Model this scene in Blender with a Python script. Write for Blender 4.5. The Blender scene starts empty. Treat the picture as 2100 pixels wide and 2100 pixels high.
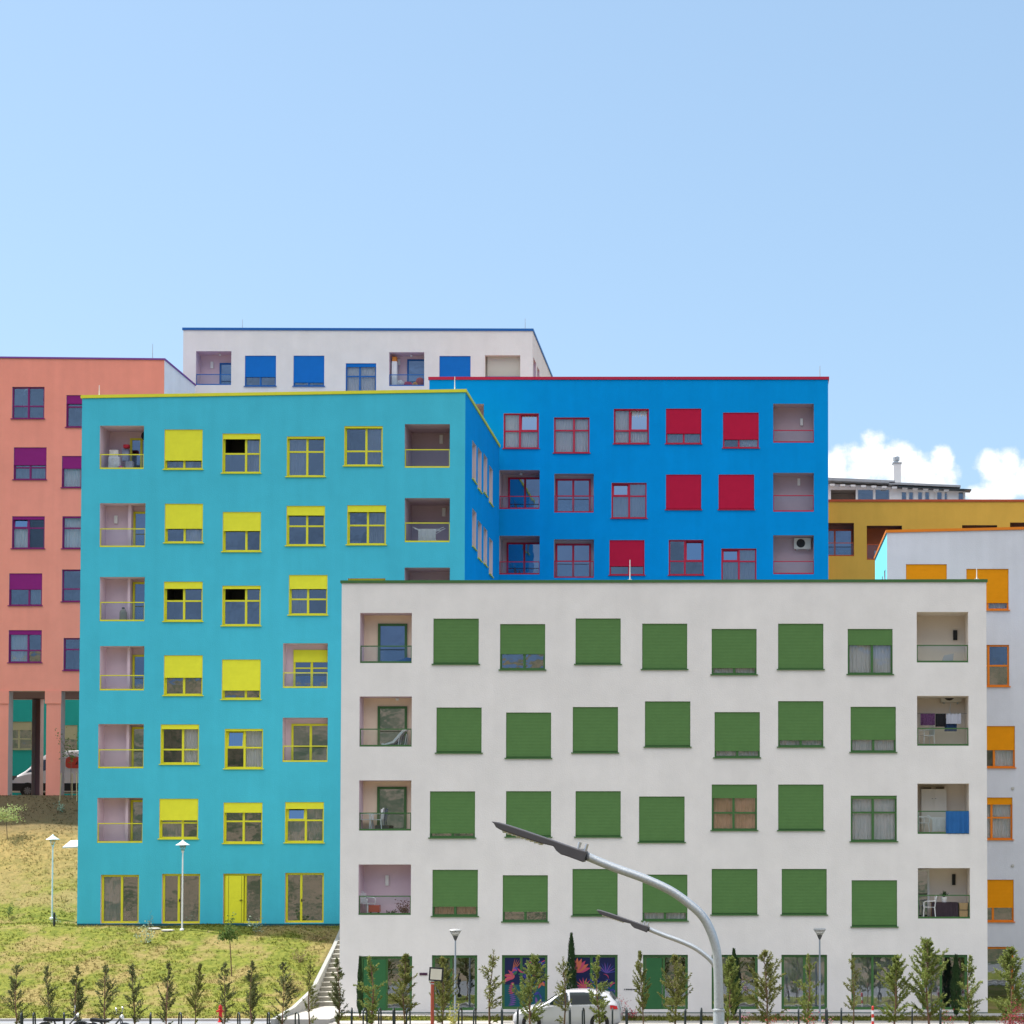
import bpy, math, random
from mathutils import Vector, Matrix
import numpy as np
R = math.radians
random.seed(7)
rng = np.random.default_rng(11)
scene = bpy.context.scene
COL = scene.collection

# ------------------------------------------------------------------ camera
F, PX, HOR, CZ, PITCH = 3888.0, 1530.0, 1740.0, 6.1, 1.6
PY = HOR - F * math.tan(R(PITCH))
cam_d = bpy.data.cameras.new("camera")
cam = bpy.data.objects.new("camera", cam_d); COL.objects.link(cam)
cam.location = (0, 0, CZ); cam.rotation_euler = (R(90 + PITCH), 0, 0)
cam_d.sensor_width = 36; cam_d.lens = 36 * F / 2100
cam_d.shift_x = (1050 - PX) / 2100; cam_d.shift_y = (PY - 1050) / 2100
cam_d.clip_start = 0.5; cam_d.clip_end = 12000
scene.camera = cam

# ------------------------------------------------------------------ light
SUNDIR = Vector((-0.60, 0.15, 1.0)).normalized()      # towards the sun
SUN_EL = math.asin(SUNDIR.z); SUN_AZ = math.atan2(SUNDIR.x, SUNDIR.y)
world = bpy.data.worlds.new("World"); scene.world = world
world.use_nodes = True
wn, wl = world.node_tree.nodes, world.node_tree.links
wn.clear()
w_out = wn.new("ShaderNodeOutputWorld"); w_bg = wn.new("ShaderNodeBackground")
w_sky = wn.new("ShaderNodeTexSky"); w_sky.sky_type = 'NISHITA'; w_sky.sun_disc = False
w_sky.sun_elevation = SUN_EL; w_sky.sun_rotation = SUN_AZ
w_sky.air_density = 1.0; w_sky.dust_density = 1.2; w_sky.ozone_density = 1.6; w_sky.altitude = 100
w_bg.inputs[1].default_value = 0.14
wl.new(w_bg.outputs[0], w_out.inputs[0])
def wmath(op, a, b=None):
    n = wn.new("ShaderNodeMath"); n.operation = op
    for i, v in enumerate((a, b)):
        if v is None: continue
        if isinstance(v, (int, float)): n.inputs[i].default_value = v
        else: wl.new(v, n.inputs[i])
    return n.outputs[0]
# cumulus low over the roofs, described by their direction in the sky
w_tc = wn.new("ShaderNodeTexCoord"); w_sep = wn.new("ShaderNodeSeparateXYZ")
wl.new(w_tc.outputs['Generated'], w_sep.inputs[0])
ysafe = wmath('MAXIMUM', w_sep.outputs[1], 0.02)
ca = wmath('DIVIDE', w_sep.outputs[0], ysafe); cb = wmath('DIVIDE', w_sep.outputs[2], ysafe)
w_cmb = wn.new("ShaderNodeCombineXYZ"); wl.new(ca, w_cmb.inputs[0]); wl.new(cb, w_cmb.inputs[1])
w_noise = wn.new("ShaderNodeTexNoise"); w_noise.inputs['Scale'].default_value = 60
w_noise.inputs['Detail'].default_value = 8; w_noise.inputs['Roughness'].default_value = 0.62
wl.new(w_cmb.outputs[0], w_noise.inputs['Vector'])
PUFFS = [(1715, 970, 45, 60), (1765, 965, 50, 55), (1795, 915, 30, 42), (1830, 955, 62, 62), (1885, 970, 50, 55),
         (1930, 945, 28, 38), (1915, 985, 60, 40), (1955, 1015, 25, 20), (2035, 962, 38, 42), (2075, 950, 30, 36),
         (2060, 990, 60, 45), (2110, 975, 40, 50), (1850, 1010, 120, 26), (2040, 1010, 70, 25)]
acc = None
for (px, py, rx, ry) in PUFFS:
    u, v = (px - PX) / F, (HOR - py) / F
    dx = wmath('DIVIDE', wmath('SUBTRACT', ca, u), rx / F); dy = wmath('DIVIDE', wmath('SUBTRACT', cb, v), ry / F)
    dd = wmath('SUBTRACT', 1.0, wmath('ADD', wmath('MULTIPLY', dx, dx), wmath('MULTIPLY', dy, dy)))
    acc = dd if acc is None else wmath('MAXIMUM', acc, dd)
acc = wmath('MAXIMUM', acc, -2.0)
dens = wmath('ADD', acc, wmath('MULTIPLY', wmath('SUBTRACT', w_noise.outputs['Fac'], 0.48), 3.6))
w_mr = wn.new("ShaderNodeMapRange"); w_mr.interpolation_type = 'SMOOTHSTEP'
w_mr.inputs['From Min'].default_value = -0.15; w_mr.inputs['From Max'].default_value = 1.25
wl.new(dens, w_mr.inputs['Value'])
front = wmath('GREATER_THAN', w_sep.outputs[1], 0.1)
w_mask = wmath('MULTIPLY', w_mr.outputs[0], front)
w_mix = wn.new("ShaderNodeMix"); w_mix.data_type = 'RGBA'
wl.new(w_mask, w_mix.inputs['Factor'])
w_tint = wn.new("ShaderNodeMix"); w_tint.data_type = 'RGBA'; w_tint.blend_type = 'MULTIPLY'
w_tint.inputs['Factor'].default_value = 1.0
wl.new(w_sky.outputs[0], w_tint.inputs['A']); w_tint.inputs['B'].default_value = (0.98, 0.99, 0.935, 1)
w_flat = wn.new("ShaderNodeMix"); w_flat.data_type = 'RGBA'; w_flat.inputs['Factor'].default_value = 0.5   # flat pale blue mixed in to even out the sky gradient
wl.new(w_tint.outputs['Result'], w_flat.inputs['A']); w_flat.inputs['B'].default_value = (1.95, 2.98, 4.2, 1)
wl.new(w_flat.outputs['Result'], w_mix.inputs['A'])
CLOUD_L = 5.7
w_mix.inputs['B'].default_value = (CLOUD_L, CLOUD_L * 1.0, CLOUD_L * 1.02, 1)
# broken cloud added behind the viewer, out of view, to brighten the shaded walls
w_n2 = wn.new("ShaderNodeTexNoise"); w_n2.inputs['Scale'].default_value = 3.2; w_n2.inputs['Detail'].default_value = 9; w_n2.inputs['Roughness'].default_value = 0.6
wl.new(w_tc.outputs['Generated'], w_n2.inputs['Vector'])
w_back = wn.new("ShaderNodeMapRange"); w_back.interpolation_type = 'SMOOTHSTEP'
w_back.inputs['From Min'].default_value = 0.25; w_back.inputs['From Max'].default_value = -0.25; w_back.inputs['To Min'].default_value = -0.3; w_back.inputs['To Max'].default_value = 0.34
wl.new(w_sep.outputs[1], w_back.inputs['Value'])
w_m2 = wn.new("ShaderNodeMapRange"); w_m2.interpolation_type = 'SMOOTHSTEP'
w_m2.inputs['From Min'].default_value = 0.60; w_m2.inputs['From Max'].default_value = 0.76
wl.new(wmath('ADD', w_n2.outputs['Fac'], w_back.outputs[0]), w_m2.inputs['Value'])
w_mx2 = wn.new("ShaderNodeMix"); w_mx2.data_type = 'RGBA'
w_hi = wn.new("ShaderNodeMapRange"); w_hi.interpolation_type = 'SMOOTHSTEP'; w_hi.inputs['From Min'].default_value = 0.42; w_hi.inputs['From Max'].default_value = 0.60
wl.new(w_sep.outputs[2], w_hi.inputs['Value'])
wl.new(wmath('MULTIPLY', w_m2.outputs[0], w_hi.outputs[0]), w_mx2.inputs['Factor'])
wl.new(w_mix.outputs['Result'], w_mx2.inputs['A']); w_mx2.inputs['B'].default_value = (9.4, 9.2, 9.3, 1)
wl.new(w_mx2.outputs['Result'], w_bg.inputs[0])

sun_d = bpy.data.lights.new("sun", 'SUN'); sun_d.energy = 5.0; sun_d.angle = R(0.5); sun_d.color = (1.0, 0.95, 0.87)
sun = bpy.data.objects.new("sun", sun_d); COL.objects.link(sun); sun.location = (-60, 60, 120)
sun.rotation_euler = SUNDIR.to_track_quat('Z', 'Y').to_euler()
vs = scene.view_settings
vs.view_transform = 'Standard'; vs.look = 'None'; vs.gamma = 1; vs.exposure = 0.68
scene.render.resolution_x = 1024; scene.render.resolution_y = 1024
scene.render.engine = 'CYCLES'
scene.cycles.max_bounces = 8; scene.cycles.transparent_max_bounces = 12; scene.cycles.diffuse_bounces = 4

# ------------------------------------------------------------------ helpers
def W(px, py, d):
    """photo pixel -> world point at distance y = d"""
    rx, ru, p = (px - PX) / F, -(py - PY) / F, R(PITCH)
    dy, dz = math.cos(p) - ru * math.sin(p), math.sin(p) + ru * math.cos(p)
    t = d / dy
    return Vector((t * rx, d, CZ + t * dz))
def WX(px, py, X):
    """photo pixel -> world point on the plane x = X"""
    rx, ru, p = (px - PX) / F, -(py - PY) / F, R(PITCH)
    t = X / rx
    return Vector((X, t * (math.cos(p) - ru * math.sin(p)), CZ + t * (math.sin(p) + ru * math.cos(p))))
def WG(px, py, z):
    """photo pixel -> world point at height z"""
    rx, ru, p = (px - PX) / F, -(py - PY) / F, R(PITCH)
    dz = math.sin(p) + ru * math.cos(p)
    t = (z - CZ) / dz
    return Vector((t * rx, t * (math.cos(p) - ru * math.sin(p)), z))

MATS = {}
def mat(name, col, rough=0.8, var=0.0, vscale=3.0, bump=0.0, bscale=60.0, metal=0.0, spec=0.3, streak=0.0, col2=None, trans=0.0):
    if name in MATS: return MATS[name]
    m = bpy.data.materials.new(name); m.use_nodes = True
    n, l = m.node_tree.nodes, m.node_tree.links
    b = n['Principled BSDF']
    b.inputs['Base Color'].default_value = (*col, 1); b.inputs['Roughness'].default_value = rough
    b.inputs['Metallic'].default_value = metal; b.inputs['Specular IOR Level'].default_value = spec
    geo = n.new('ShaderNodeTexCoord')
    if var > 0 or col2:
        t = n.new('ShaderNodeTexNoise'); t.inputs['Scale'].default_value = vscale; t.inputs['Detail'].default_value = 6
        t.inputs['Roughness'].default_value = 0.65
        l.new(geo.outputs['Object'], t.inputs['Vector'])
        mx = n.new('ShaderNodeMix'); mx.data_type = 'RGBA'
        mr = n.new('ShaderNodeMapRange'); mr.inputs['From Min'].default_value = 0.3; mr.inputs['From Max'].default_value = 0.7
        l.new(t.outputs['Fac'], mr.inputs['Value']); l.new(mr.outputs[0], mx.inputs['Factor'])
        mx.inputs['A'].default_value = (*[min(1, c * (1 - var)) for c in col], 1)
        mx.inputs['B'].default_value = (*(col2 if col2 else [min(1, c * (1 + var)) for c in col]), 1)
        out = mx.outputs['Result']
        if streak > 0:      # faint rain streaks and dust running down a wall
            mp = n.new('ShaderNodeMapping'); mp.inputs['Scale'].default_value = (1.6, 1.6, 0.12)
            l.new(geo.outputs['Object'], mp.inputs[0])
            t2 = n.new('ShaderNodeTexNoise'); t2.inputs['Scale'].default_value = 1.4; t2.inputs['Detail'].default_value = 7
            l.new(mp.outputs[0], t2.inputs['Vector'])
            mr2 = n.new('ShaderNodeMapRange'); mr2.inputs['From Min'].default_value = 0.3; mr2.inputs['From Max'].default_value = 0.75
            mr2.inputs['To Min'].default_value = 1.0; mr2.inputs['To Max'].default_value = 1 - streak
            l.new(t2.outputs['Fac'], mr2.inputs['Value'])
            m2 = n.new('ShaderNodeVectorMath'); m2.operation = 'SCALE'
            l.new(out, m2.inputs[0]); l.new(mr2.outputs[0], m2.inputs['Scale']); out = m2.outputs[0]
        l.new(out, b.inputs['Base Color'])
    if bump > 0:
        t = n.new('ShaderNodeTexNoise'); t.inputs['Scale'].default_value = bscale; t.inputs['Detail'].default_value = 4
        l.new(geo.outputs['Object'], t.inputs['Vector'])
        bp = n.new('ShaderNodeBump'); bp.inputs['Strength'].default_value = bump; bp.inputs['Distance'].default_value = 0.02
        l.new(t.outputs['Fac'], bp.inputs['Height']); l.new(bp.outputs[0], b.inputs['Normal'])
    if trans > 0:
        tr = n.new('ShaderNodeBsdfTranslucent'); mxs = n.new('ShaderNodeMixShader'); mxs.inputs[0].default_value = trans
        src = b.inputs['Base Color']
        if src.links: l.new(src.links[0].from_socket, tr.inputs[0])
        else: tr.inputs[0].default_value = (*col, 1)
        o = n['Material Output']
        l.new(b.outputs[0], mxs.inputs[1]); l.new(tr.outputs[0], mxs.inputs[2]); l.new(mxs.outputs[0], o.inputs[0])
    MATS[name] = m
    return m
def stucco(name, col, st=.07): return mat(name, col, 0.9, var=0.045, vscale=0.8, bump=0.4, bscale=20, spec=0.05, streak=st)
def shutter_mat(name, col):
    if name in MATS: return MATS[name]
    m = mat(name, col, 0.6, var=0.05, vscale=2.5, spec=0.12)
    n, l = m.node_tree.nodes, m.node_tree.links
    tc = n.new('ShaderNodeTexCoord'); sp = n.new('ShaderNodeSeparateXYZ'); l.new(tc.outputs['Object'], sp.inputs[0])
    a = n.new('ShaderNodeMath'); a.operation = 'MULTIPLY'; a.inputs[1].default_value = 1 / 0.055; l.new(sp.outputs[2], a.inputs[0])
    f = n.new('ShaderNodeMath'); f.operation = 'FRACT'; l.new(a.outputs[0], f.inputs[0])
    s = n.new('ShaderNodeMath'); s.operation = 'SINE'
    g = n.new('ShaderNodeMath'); g.operation = 'MULTIPLY'; g.inputs[1].default_value = math.pi; l.new(f.outputs[0], g.inputs[0]); l.new(g.outputs[0], s.inputs[0])
    bp = n.new('ShaderNodeBump'); bp.inputs['Strength'].default_value = 0.6; bp.inputs['Distance'].default_value = 0.006
    l.new(s.outputs[0], bp.inputs['Height']); l.new(bp.outputs[0], n['Principled BSDF'].inputs['Normal'])
    return m
def glass(name, fac, tint=(1, 1, 1), wav=0.0, rough=0.02, ttint=(1, 1, 1), top=0.5):
    if name in MATS: return MATS[name]
    m = bpy.data.materials.new(name); m.use_nodes = True
    n, l = m.node_tree.nodes, m.node_tree.links; n.remove(n['Principled BSDF'])
    t = n.new('ShaderNodeBsdfTransparent'); t.inputs[0].default_value = (*ttint, 1)
    g = n.new('ShaderNodeBsdfGlossy'); g.inputs['Color'].default_value = (*tint, 1); g.inputs['Roughness'].default_value = rough
    lw = n.new('ShaderNodeLayerWeight'); lw.inputs[0].default_value = 0.35
    mr = n.new('ShaderNodeMapRange'); mr.inputs['To Min'].default_value = fac; mr.inputs['To Max'].default_value = min(1, fac + top)
    l.new(lw.outputs['Fresnel'], mr.inputs['Value'])
    mx = n.new('ShaderNodeMixShader'); l.new(mr.outputs[0], mx.inputs[0]); l.new(t.outputs[0], mx.inputs[1]); l.new(g.outputs[0], mx.inputs[2])
    if wav > 0:
        tc = n.new('ShaderNodeTexCoord'); t2 = n.new('ShaderNodeTexNoise'); t2.inputs['Scale'].default_value = 1.7; t2.inputs['Detail'].default_value = 2
        l.new(tc.outputs['Object'], t2.inputs['Vector'])
        bp = n.new('ShaderNodeBump'); bp.inputs['Strength'].default_value = 1; bp.inputs['Distance'].default_value = wav
        l.new(t2.outputs['Fac'], bp.inputs['Height']); l.new(bp.outputs[0], g.inputs['Normal'])
    l.new(mx.outputs[0], n['Material Output'].inputs[0])
    MATS[name] = m
    return m

class Frame:
    """wall frame: u runs along the wall, n into it, z up"""
    def __init__(s, o, U, N): s.o, s.U, s.N = Vector(o), Vector(U), Vector(N)
    def p(s, u, n, z): return Vector((s.o.x + s.U.x * u + s.N.x * n, s.o.y + s.U.y * u + s.N.y * n, z))
WORLD = Frame((0, 0, 0), (1, 0, 0), (0, 1, 0))

class MB:
    def __init__(s): s.v, s.f, s.m = [], [], []
    def quad(s, pts, m=0):
        k = len(s.v); s.v += [tuple(p) for p in pts]; s.f.append(tuple(range(k, k + len(pts)))); s.m.append(m)
    def box(s, x0, x1, y0, y1, z0, z1, m=0, fr=WORLD, z1b=None):
        k = len(s.v); zb = z1 if z1b is None else z1b
        for (x, y, z) in ((x0, y0, z0), (x1, y0, z0), (x1, y1, z0), (x0, y1, z0), (x0, y0, z1), (x1, y0, zb), (x1, y1, zb), (x0, y1, z1)):
            s.v.append(tuple(fr.p(x, y, z)))
        for f in ((0, 3, 2, 1), (4, 5, 6, 7), (0, 1, 5, 4), (1, 2, 6, 5), (2, 3, 7, 6), (3, 0, 4, 7)):
            s.f.append(tuple(k + i for i in f)); s.m.append(m)
    def tube(s, pts, rad, n=8, m=0, cap=True, flat=None):
        pts = [Vector(p) for p in pts]
        if not isinstance(rad, (list, tuple)): rad = [rad] * len(pts)
        k = len(s.v); prev = None
        for i, p in enumerate(pts):
            t = (pts[min(i + 1, len(pts) - 1)] - pts[max(i - 1, 0)]).normalized()
            if prev is None:
                a = Vector((0, 0, 1)) if abs(t.z) < 0.9 else Vector((0, 1, 0))
                e1 = t.cross(a).normalized()
            else: e1 = (prev - t * prev.dot(t)).normalized()
            prev = e1; e2 = t.cross(e1)
            for j in range(n):
                a = 2 * math.pi * j / n
                s.v.append(tuple(p + (e1 * math.cos(a) + e2 * math.sin(a)) * rad[i]))
        for i in range(len(pts) - 1):
            for j in range(n):
                a, b = k + i * n + j, k + i * n + (j + 1) % n
                s.f.append((a, b, b + n, a + n)); s.m.append(m)
        if cap:
            s.f.append(tuple(k + j for j in range(n))[::-1]); s.m.append(m)
            e = k + (len(pts) - 1) * n; s.f.append(tuple(e + j for j in range(n))); s.m.append(m)
    def lathe(s, prof, c=(0, 0, 0), n=16, m=0, axis='z', cap=True):
        k = len(s.v)
        for (r, h) in prof:
            for j in range(n):
                a = 2 * math.pi * j / n; x, y = r * math.cos(a), r * math.sin(a)
                v = (x, y, h) if axis == 'z' else (x, h, y) if axis == 'y' else (h, x, y)
                s.v.append((c[0] + v[0], c[1] + v[1], c[2] + v[2]))
        for i in range(len(prof) - 1):
            for j in range(n):
                a, b = k + i * n + j, k + i * n + (j + 1) % n
                s.f.append((a, b, b + n, a + n)); s.m.append(m)
        if not cap: return
        s.f.append(tuple(k + j for j in range(n))[::-1]); s.m.append(m)
        e = k + (len(prof) - 1) * n; s.f.append(tuple(e + j for j in range(n))); s.m.append(m)
    def prism(s, poly, y0, y1, m=0, fr=WORLD, y0s=None):
        """poly in (x,z) extruded along y"""
        k = len(s.v); n = len(poly)
        for (x, z) in poly: s.v.append(tuple(fr.p(x, y0, z)))
        for (x, z) in poly: s.v.append(tuple(fr.p(x, y1, z)))
        s.f.append(tuple(range(k, k + n))); s.m.append(m)
        s.f.append(tuple(range(k + n, k + 2 * n))[::-1]); s.m.append(m)
        for i in range(n):
            j = (i + 1) % n; s.f.append((k + i, k + n + i, k + n + j, k + j)); s.m.append(m)
    def sheet(s, fr, u0, u1, z0, z1, n0, amp, waves, m=0, nu=40, phase=0.0, thick=0):
        k = len(s.v)
        for i in range(nu + 1):
            t = i / nu; u = u0 + (u1 - u0) * t
            nn = n0 + amp * math.sin(phase + t * waves * 2 * math.pi) + amp * 0.5 * math.sin(phase * 2 + t * waves * 4.7)
            s.v.append(tuple(fr.p(u, nn, z0))); s.v.append(tuple(fr.p(u, nn * 0.4 + n0 * 0.6, z1)))
        for i in range(nu):
            a = k + 2 * i; s.f.append((a, a + 2, a + 3, a + 1)); s.m.append(m)
    def build(s, name, mats, parent=None, smooth=False, bevel=0, origin=None, local=False):
        if not isinstance(mats, (list, tuple)): mats = [mats]
        me = bpy.data.meshes.new(name)
        if origin is None and not local:
            a = np.array(s.v); origin = Vector(tuple((a.min(0) + a.max(0)) / 2))
        if local: origin = Vector((0, 0, 0))
        origin = Vector(origin)
        me.from_pydata([(v[0] - origin.x, v[1] - origin.y, v[2] - origin.z) for v in s.v], [], s.f)
        for mm in mats: me.materials.append(mm)
        if len(mats) > 1: me.polygons.foreach_set('material_index', s.m)
        if smooth: me.polygons.foreach_set('use_smooth', [True] * len(me.polygons))
        me.update()
        o = bpy.data.objects.new(name, me); COL.objects.link(o)
        po = Vector(parent['wo']) if parent is not None and 'wo' in parent.keys() else Vector((0, 0, 0))
        if parent is not None: o.parent = parent
        if local: o.location = (0, 0, 0)
        else:
            o.location = origin - po; o['wo'] = tuple(origin)
        if bevel:
            md = o.modifiers.new('bevel', 'BEVEL'); md.width = bevel; md.segments = 2; md.limit_method = 'ANGLE'
        if smooth:
            try:
                md = o.modifiers.new('ws', 'WEIGHTED_NORMAL')
            except Exception: pass
        return o
def tag(o, label, cat, group=None, kind=None):
    if label: o['label'] = label
    if cat: o['category'] = cat
    if group: o['group'] = group
    if kind: o['kind'] = kind
    return o
def thing(name, loc, label, cat, group=None, rz=0):
    o = bpy.data.objects.new(name, None); COL.objects.link(o)
    o.empty_display_size = 0.3
    o.location = loc; o.rotation_euler = (0, 0, rz); o['wo'] = tuple(loc)
    return tag(o, label, cat, group)
def copy_tree(o, loc, rz=None, label=None, scale=None):
    def rec(s, par):
        c = s.copy(); COL.objects.link(c)
        if par is not None: c.parent = par
        for ch in s.children: rec(ch, c)
        return c
    c = rec(o, None); c.location = loc
    if rz is not None: c.rotation_euler = (0, 0, rz)
    if scale is not None: c.scale = scale
    if label: c['label'] = label
    return c

# ------------------------------------------------------------------ shared materials
M_pane = glass('window_glass', 0.30, (0.85, 0.93, 1.0), wav=0.0035, ttint=(0.86, 0.90, 0.93))
M_soft = glass('soft_window_glass', 0.13, (0.85, 0.93, 1.0), wav=0.0035, ttint=(0.93, 0.95, 0.97))
M_clear = glass('balcony_glass', 0.06, (0.9, 0.95, 1), wav=0, ttint=(0.86, 0.93, 0.95))
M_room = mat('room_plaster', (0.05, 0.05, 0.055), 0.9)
M_tilt = glass('tilted_glass', 0.42, (0.52, 0.72, 1.0), ttint=(.25, .28, .32))  # mirrored blue sky is put into the tint of these panes
M_curt = mat('net_curtain', (0.80, 0.80, 0.82), 0.9, trans=0.3)
M_curt_g = mat('grey_curtain', (0.36, 0.37, 0.40), 0.9, trans=0.3)
M_curt_o = mat('apricot_curtain', (0.85, 0.48, 0.28), 0.9, trans=0.3)
M_white = mat('white_plastic', (0.75, 0.76, 0.77), 0.45, var=0.03)
M_black = mat('black_plastic', (0.02, 0.02, 0.022), 0.5)
M_dark = mat('dark_metal', (0.035, 0.045, 0.05), 0.4, metal=0.3)
M_galv = mat('galvanised_steel', (0.48, 0.51, 0.53), 0.42, var=0.16, vscale=55, bump=0.1, bscale=90, metal=0.55, spec=0.5)
M_conc = mat('concrete', (0.46, 0.45, 0.42), 0.9, var=0.12, vscale=3, bump=0.3)
M_roofing = mat('roof_membrane', (0.22, 0.22, 0.23), 0.9, var=0.2)
M_rubber = mat('rubber', (0.02, 0.02, 0.02), 0.85)
M_wood = mat('wood', (0.42, 0.28, 0.15), 0.8, var=0.2, vscale=12)
M_steel = mat('brushed_steel', (0.6, 0.61, 0.63), 0.3, metal=0.8)

# ------------------------------------------------------------------ buildings
def wall_grid(mb, fr, u0, u1, zb, ztop, ops, m=0, mrev=1, mroom=2):
    """one wall plane with real openings; ztop(u) gives the roof line"""
    us = sorted({round(u0, 4), round(u1, 4)} | {round(o[k], 4) for o in ops for k in (0, 1)})
    zmax = 1e6
    zs = sorted({round(zb, 4)} | {round(o[k], 4) for o in ops for k in (2, 3)}) + [zmax]
    idx = {}
    def vert(i, j):
        if (i, j) not in idx:
            z = ztop(us[i]) if zs[j] == zmax else zs[j]
            idx[(i, j)] = len(mb.v); mb.v.append(tuple(fr.p(us[i], 0, z)))
        return idx[(i, j)]
    for i in range(len(us) - 1):
        for j in range(len(zs) - 1):
            uc = (us[i] + us[i + 1]) / 2; zc = (zs[j] + min(zs[j + 1], zs[j] + 0.02)) / 2
            if any(o[0] < uc < o[1] and o[2] < zc < o[3] for o in ops): continue
            mb.f.append((vert(i, j), vert(i + 1, j), vert(i + 1, j + 1), vert(i, j + 1))); mb.m.append(m)
    for (a, b, c, d, rd, room) in ops:
        if rd <= 0: continue
        P = fr.p
        def ring(n0, n1, mm, bottom=True):
            mb.quad((P(a, n0, c), P(a, n0, d), P(a, n1, d), P(a, n1, c)), mm)
            mb.quad((P(b, n0, d), P(b, n0, c), P(b, n1, c), P(b, n1, d)), mm)
            mb.quad((P(a, n0, d), P(b, n0, d), P(b, n1, d), P(a, n1, d)), mm)
            if bottom: mb.quad((P(b, n0, c), P(a, n0, c), P(a, n1, c), P(b, n1, c)), mm)
        ring(0, rd, mrev, bottom=room != 'pass')
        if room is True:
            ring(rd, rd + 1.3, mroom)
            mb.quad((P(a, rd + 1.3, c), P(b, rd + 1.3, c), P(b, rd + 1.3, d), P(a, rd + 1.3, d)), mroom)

def make_window(par, fr, u0, u1, z0, z1, trim, shut, sh=0.0, tr=0.4, mu=0.5, rd=0.16, curt=None, tilt=(), sill=True, openp=(), ft=0.07, glassm=None):
    """window frame (> pane, shutter, sill, curtain); tr = transom height from the top"""
    w, h = u1 - u0, z1 - z0
    mb = MB(); n0, n1 = rd - 0.07, rd
    e = 0.004
    mb.box(u0 + e, u0 + ft, n0, n1, z0 + e, z1 - e, fr=fr); mb.box(u1 - ft, u1 - e, n0, n1, z0 + e, z1 - e, fr=fr)
    mb.box(u0 + ft, u1 - ft, n0, n1, z0 + e, z0 + ft, fr=fr); mb.box(u0 + ft, u1 - ft, n0, n1, z1 - ft, z1 - e, fr=fr)
    um = u0 + w * mu; zt = z1 - h * tr if tr else None
    if mu: mb.box(um - 0.045, um + 0.045, n0, n1, z0 + ft, z1 - ft, fr=fr)
    segs = [(u0 + ft, um - 0.045), (um + 0.045, u1 - ft)] if mu else [(u0 + ft, u1 - ft)]
    if tr:
        for a, b in segs: mb.box(a, b, n0 + .005, n1 - .005, zt - 0.035, zt + 0.035, fr=fr)
    if sh > 0:      # guide rails the shutter runs in
        for a, b in ((u0 + .003, u0 + .035), (u1 - .035, u1 - .003)): mb.box(a, b, .022, n0 - .002, z0 + .022, z1 - h * sh - .002, fr=fr) if sh < .95 else None
    win = mb.build('window', trim, par)
    rows = [(zt + 0.035, z1 - ft), (z0 + ft, zt - 0.035)] if tr else [(z0 + ft, z1 - ft)]
    pb = MB(); k = 0; sash = MB(); has = False; tb_ = MB()
    for ri, (c, d) in enumerate(rows):
        for (a, b) in segs:
            if k in tilt:
                t = 0.13 * (d - c)
                tb_.quad((fr.p(a + .05, n0 + 0.02, c + .03), fr.p(b - .05, n0 + 0.02, c + .03), fr.p(b - .05, n0 + 0.02 + t, d - .05), fr.p(a + .05, n0 + 0.02 + t, d - .05)))
                for (ua, ub, za, zb_) in ((a, a + .05, c, d), (b - .05, b, c, d), (a + .05, b - .05, c, c + .035), (a + .05, b - .05, d - .05, d)):
                    na = n0 + 0.0 + t * (za - c) / (d - c); nb = n0 + t * (zb_ - c) / (d - c)
                    sash.quad((fr.p(ua, na, za), fr.p(ub, na, za), fr.p(ub, nb, zb_), fr.p(ua, nb, zb_))); 
                    sash.quad((fr.p(ua, na + .05, za), fr.p(ub, na + .05, za), fr.p(ub, nb + .05, zb_), fr.p(ua, nb + .05, zb_)))
                has = True
            elif k in openp: pass
            else:
                j1, j2 = random.uniform(-.006, .006), random.uniform(-.007, .007)      # no pane hangs quite true
                pb.quad((fr.p(a, rd - 0.03, c), fr.p(b, rd - 0.03 + j1, c), fr.p(b, rd - 0.03 + j1 + j2, d), fr.p(a, rd - 0.03 + j2, d)))
            k += 1
    if pb.v: pb.build('pane', M_soft if curt and curt in ('wf', 'of', 'wr', 'wl') else M_pane, win)
    if has: sash.build('tilted_sash', trim, win); tb_.build('pane', M_tilt, win)
    if curt is None and sh < .9 and not openp and random.random() < .5: curt = random.choice(('gl', 'gr', 'wl', 'wr', 'gf'))
    if sh > 0:
        sb = MB(); zb = z1 - h * sh
        sb.box(u0 + 0.006, u1 - 0.006, 0.035, 0.06, zb, z1 - 0.004, fr=fr); sb.box(u0 + 0.006, u1 - 0.006, 0.028, 0.068, zb, zb + 0.035, fr=fr)
        sb.build('shutter', shut, win)
    if sill:
        sb = MB(); sb.box(u0 - 0.05, u1 + 0.05, -0.06, 0.0, z0 - 0.035, z0 + 0.005, fr=fr); sb.box(u0 + .003, u1 - .003, 0.0, n0, z0 + .002, z0 + 0.02, fr=fr)
        sb.build('sill', trim, win)
    if curt and sh < 0.97:
        cm = {'o': M_curt_o, 'g': M_curt_g}.get(curt[0], M_curt)
        side = curt[-1]
        a, b = (u0, um) if side == 'l' else (um, u1) if side == 'r' else (u0, u1)
        cb_ = MB(); cb_.sheet(fr, a + 0.02, b - 0.02, z0 + 0.02, z1 - 0.05, rd + 0.05, 0.018, max(3, (b - a) * 7), nu=90, phase=random.random() * 6)
        cb_.build('curtain', cm, win)
    return win

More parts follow.
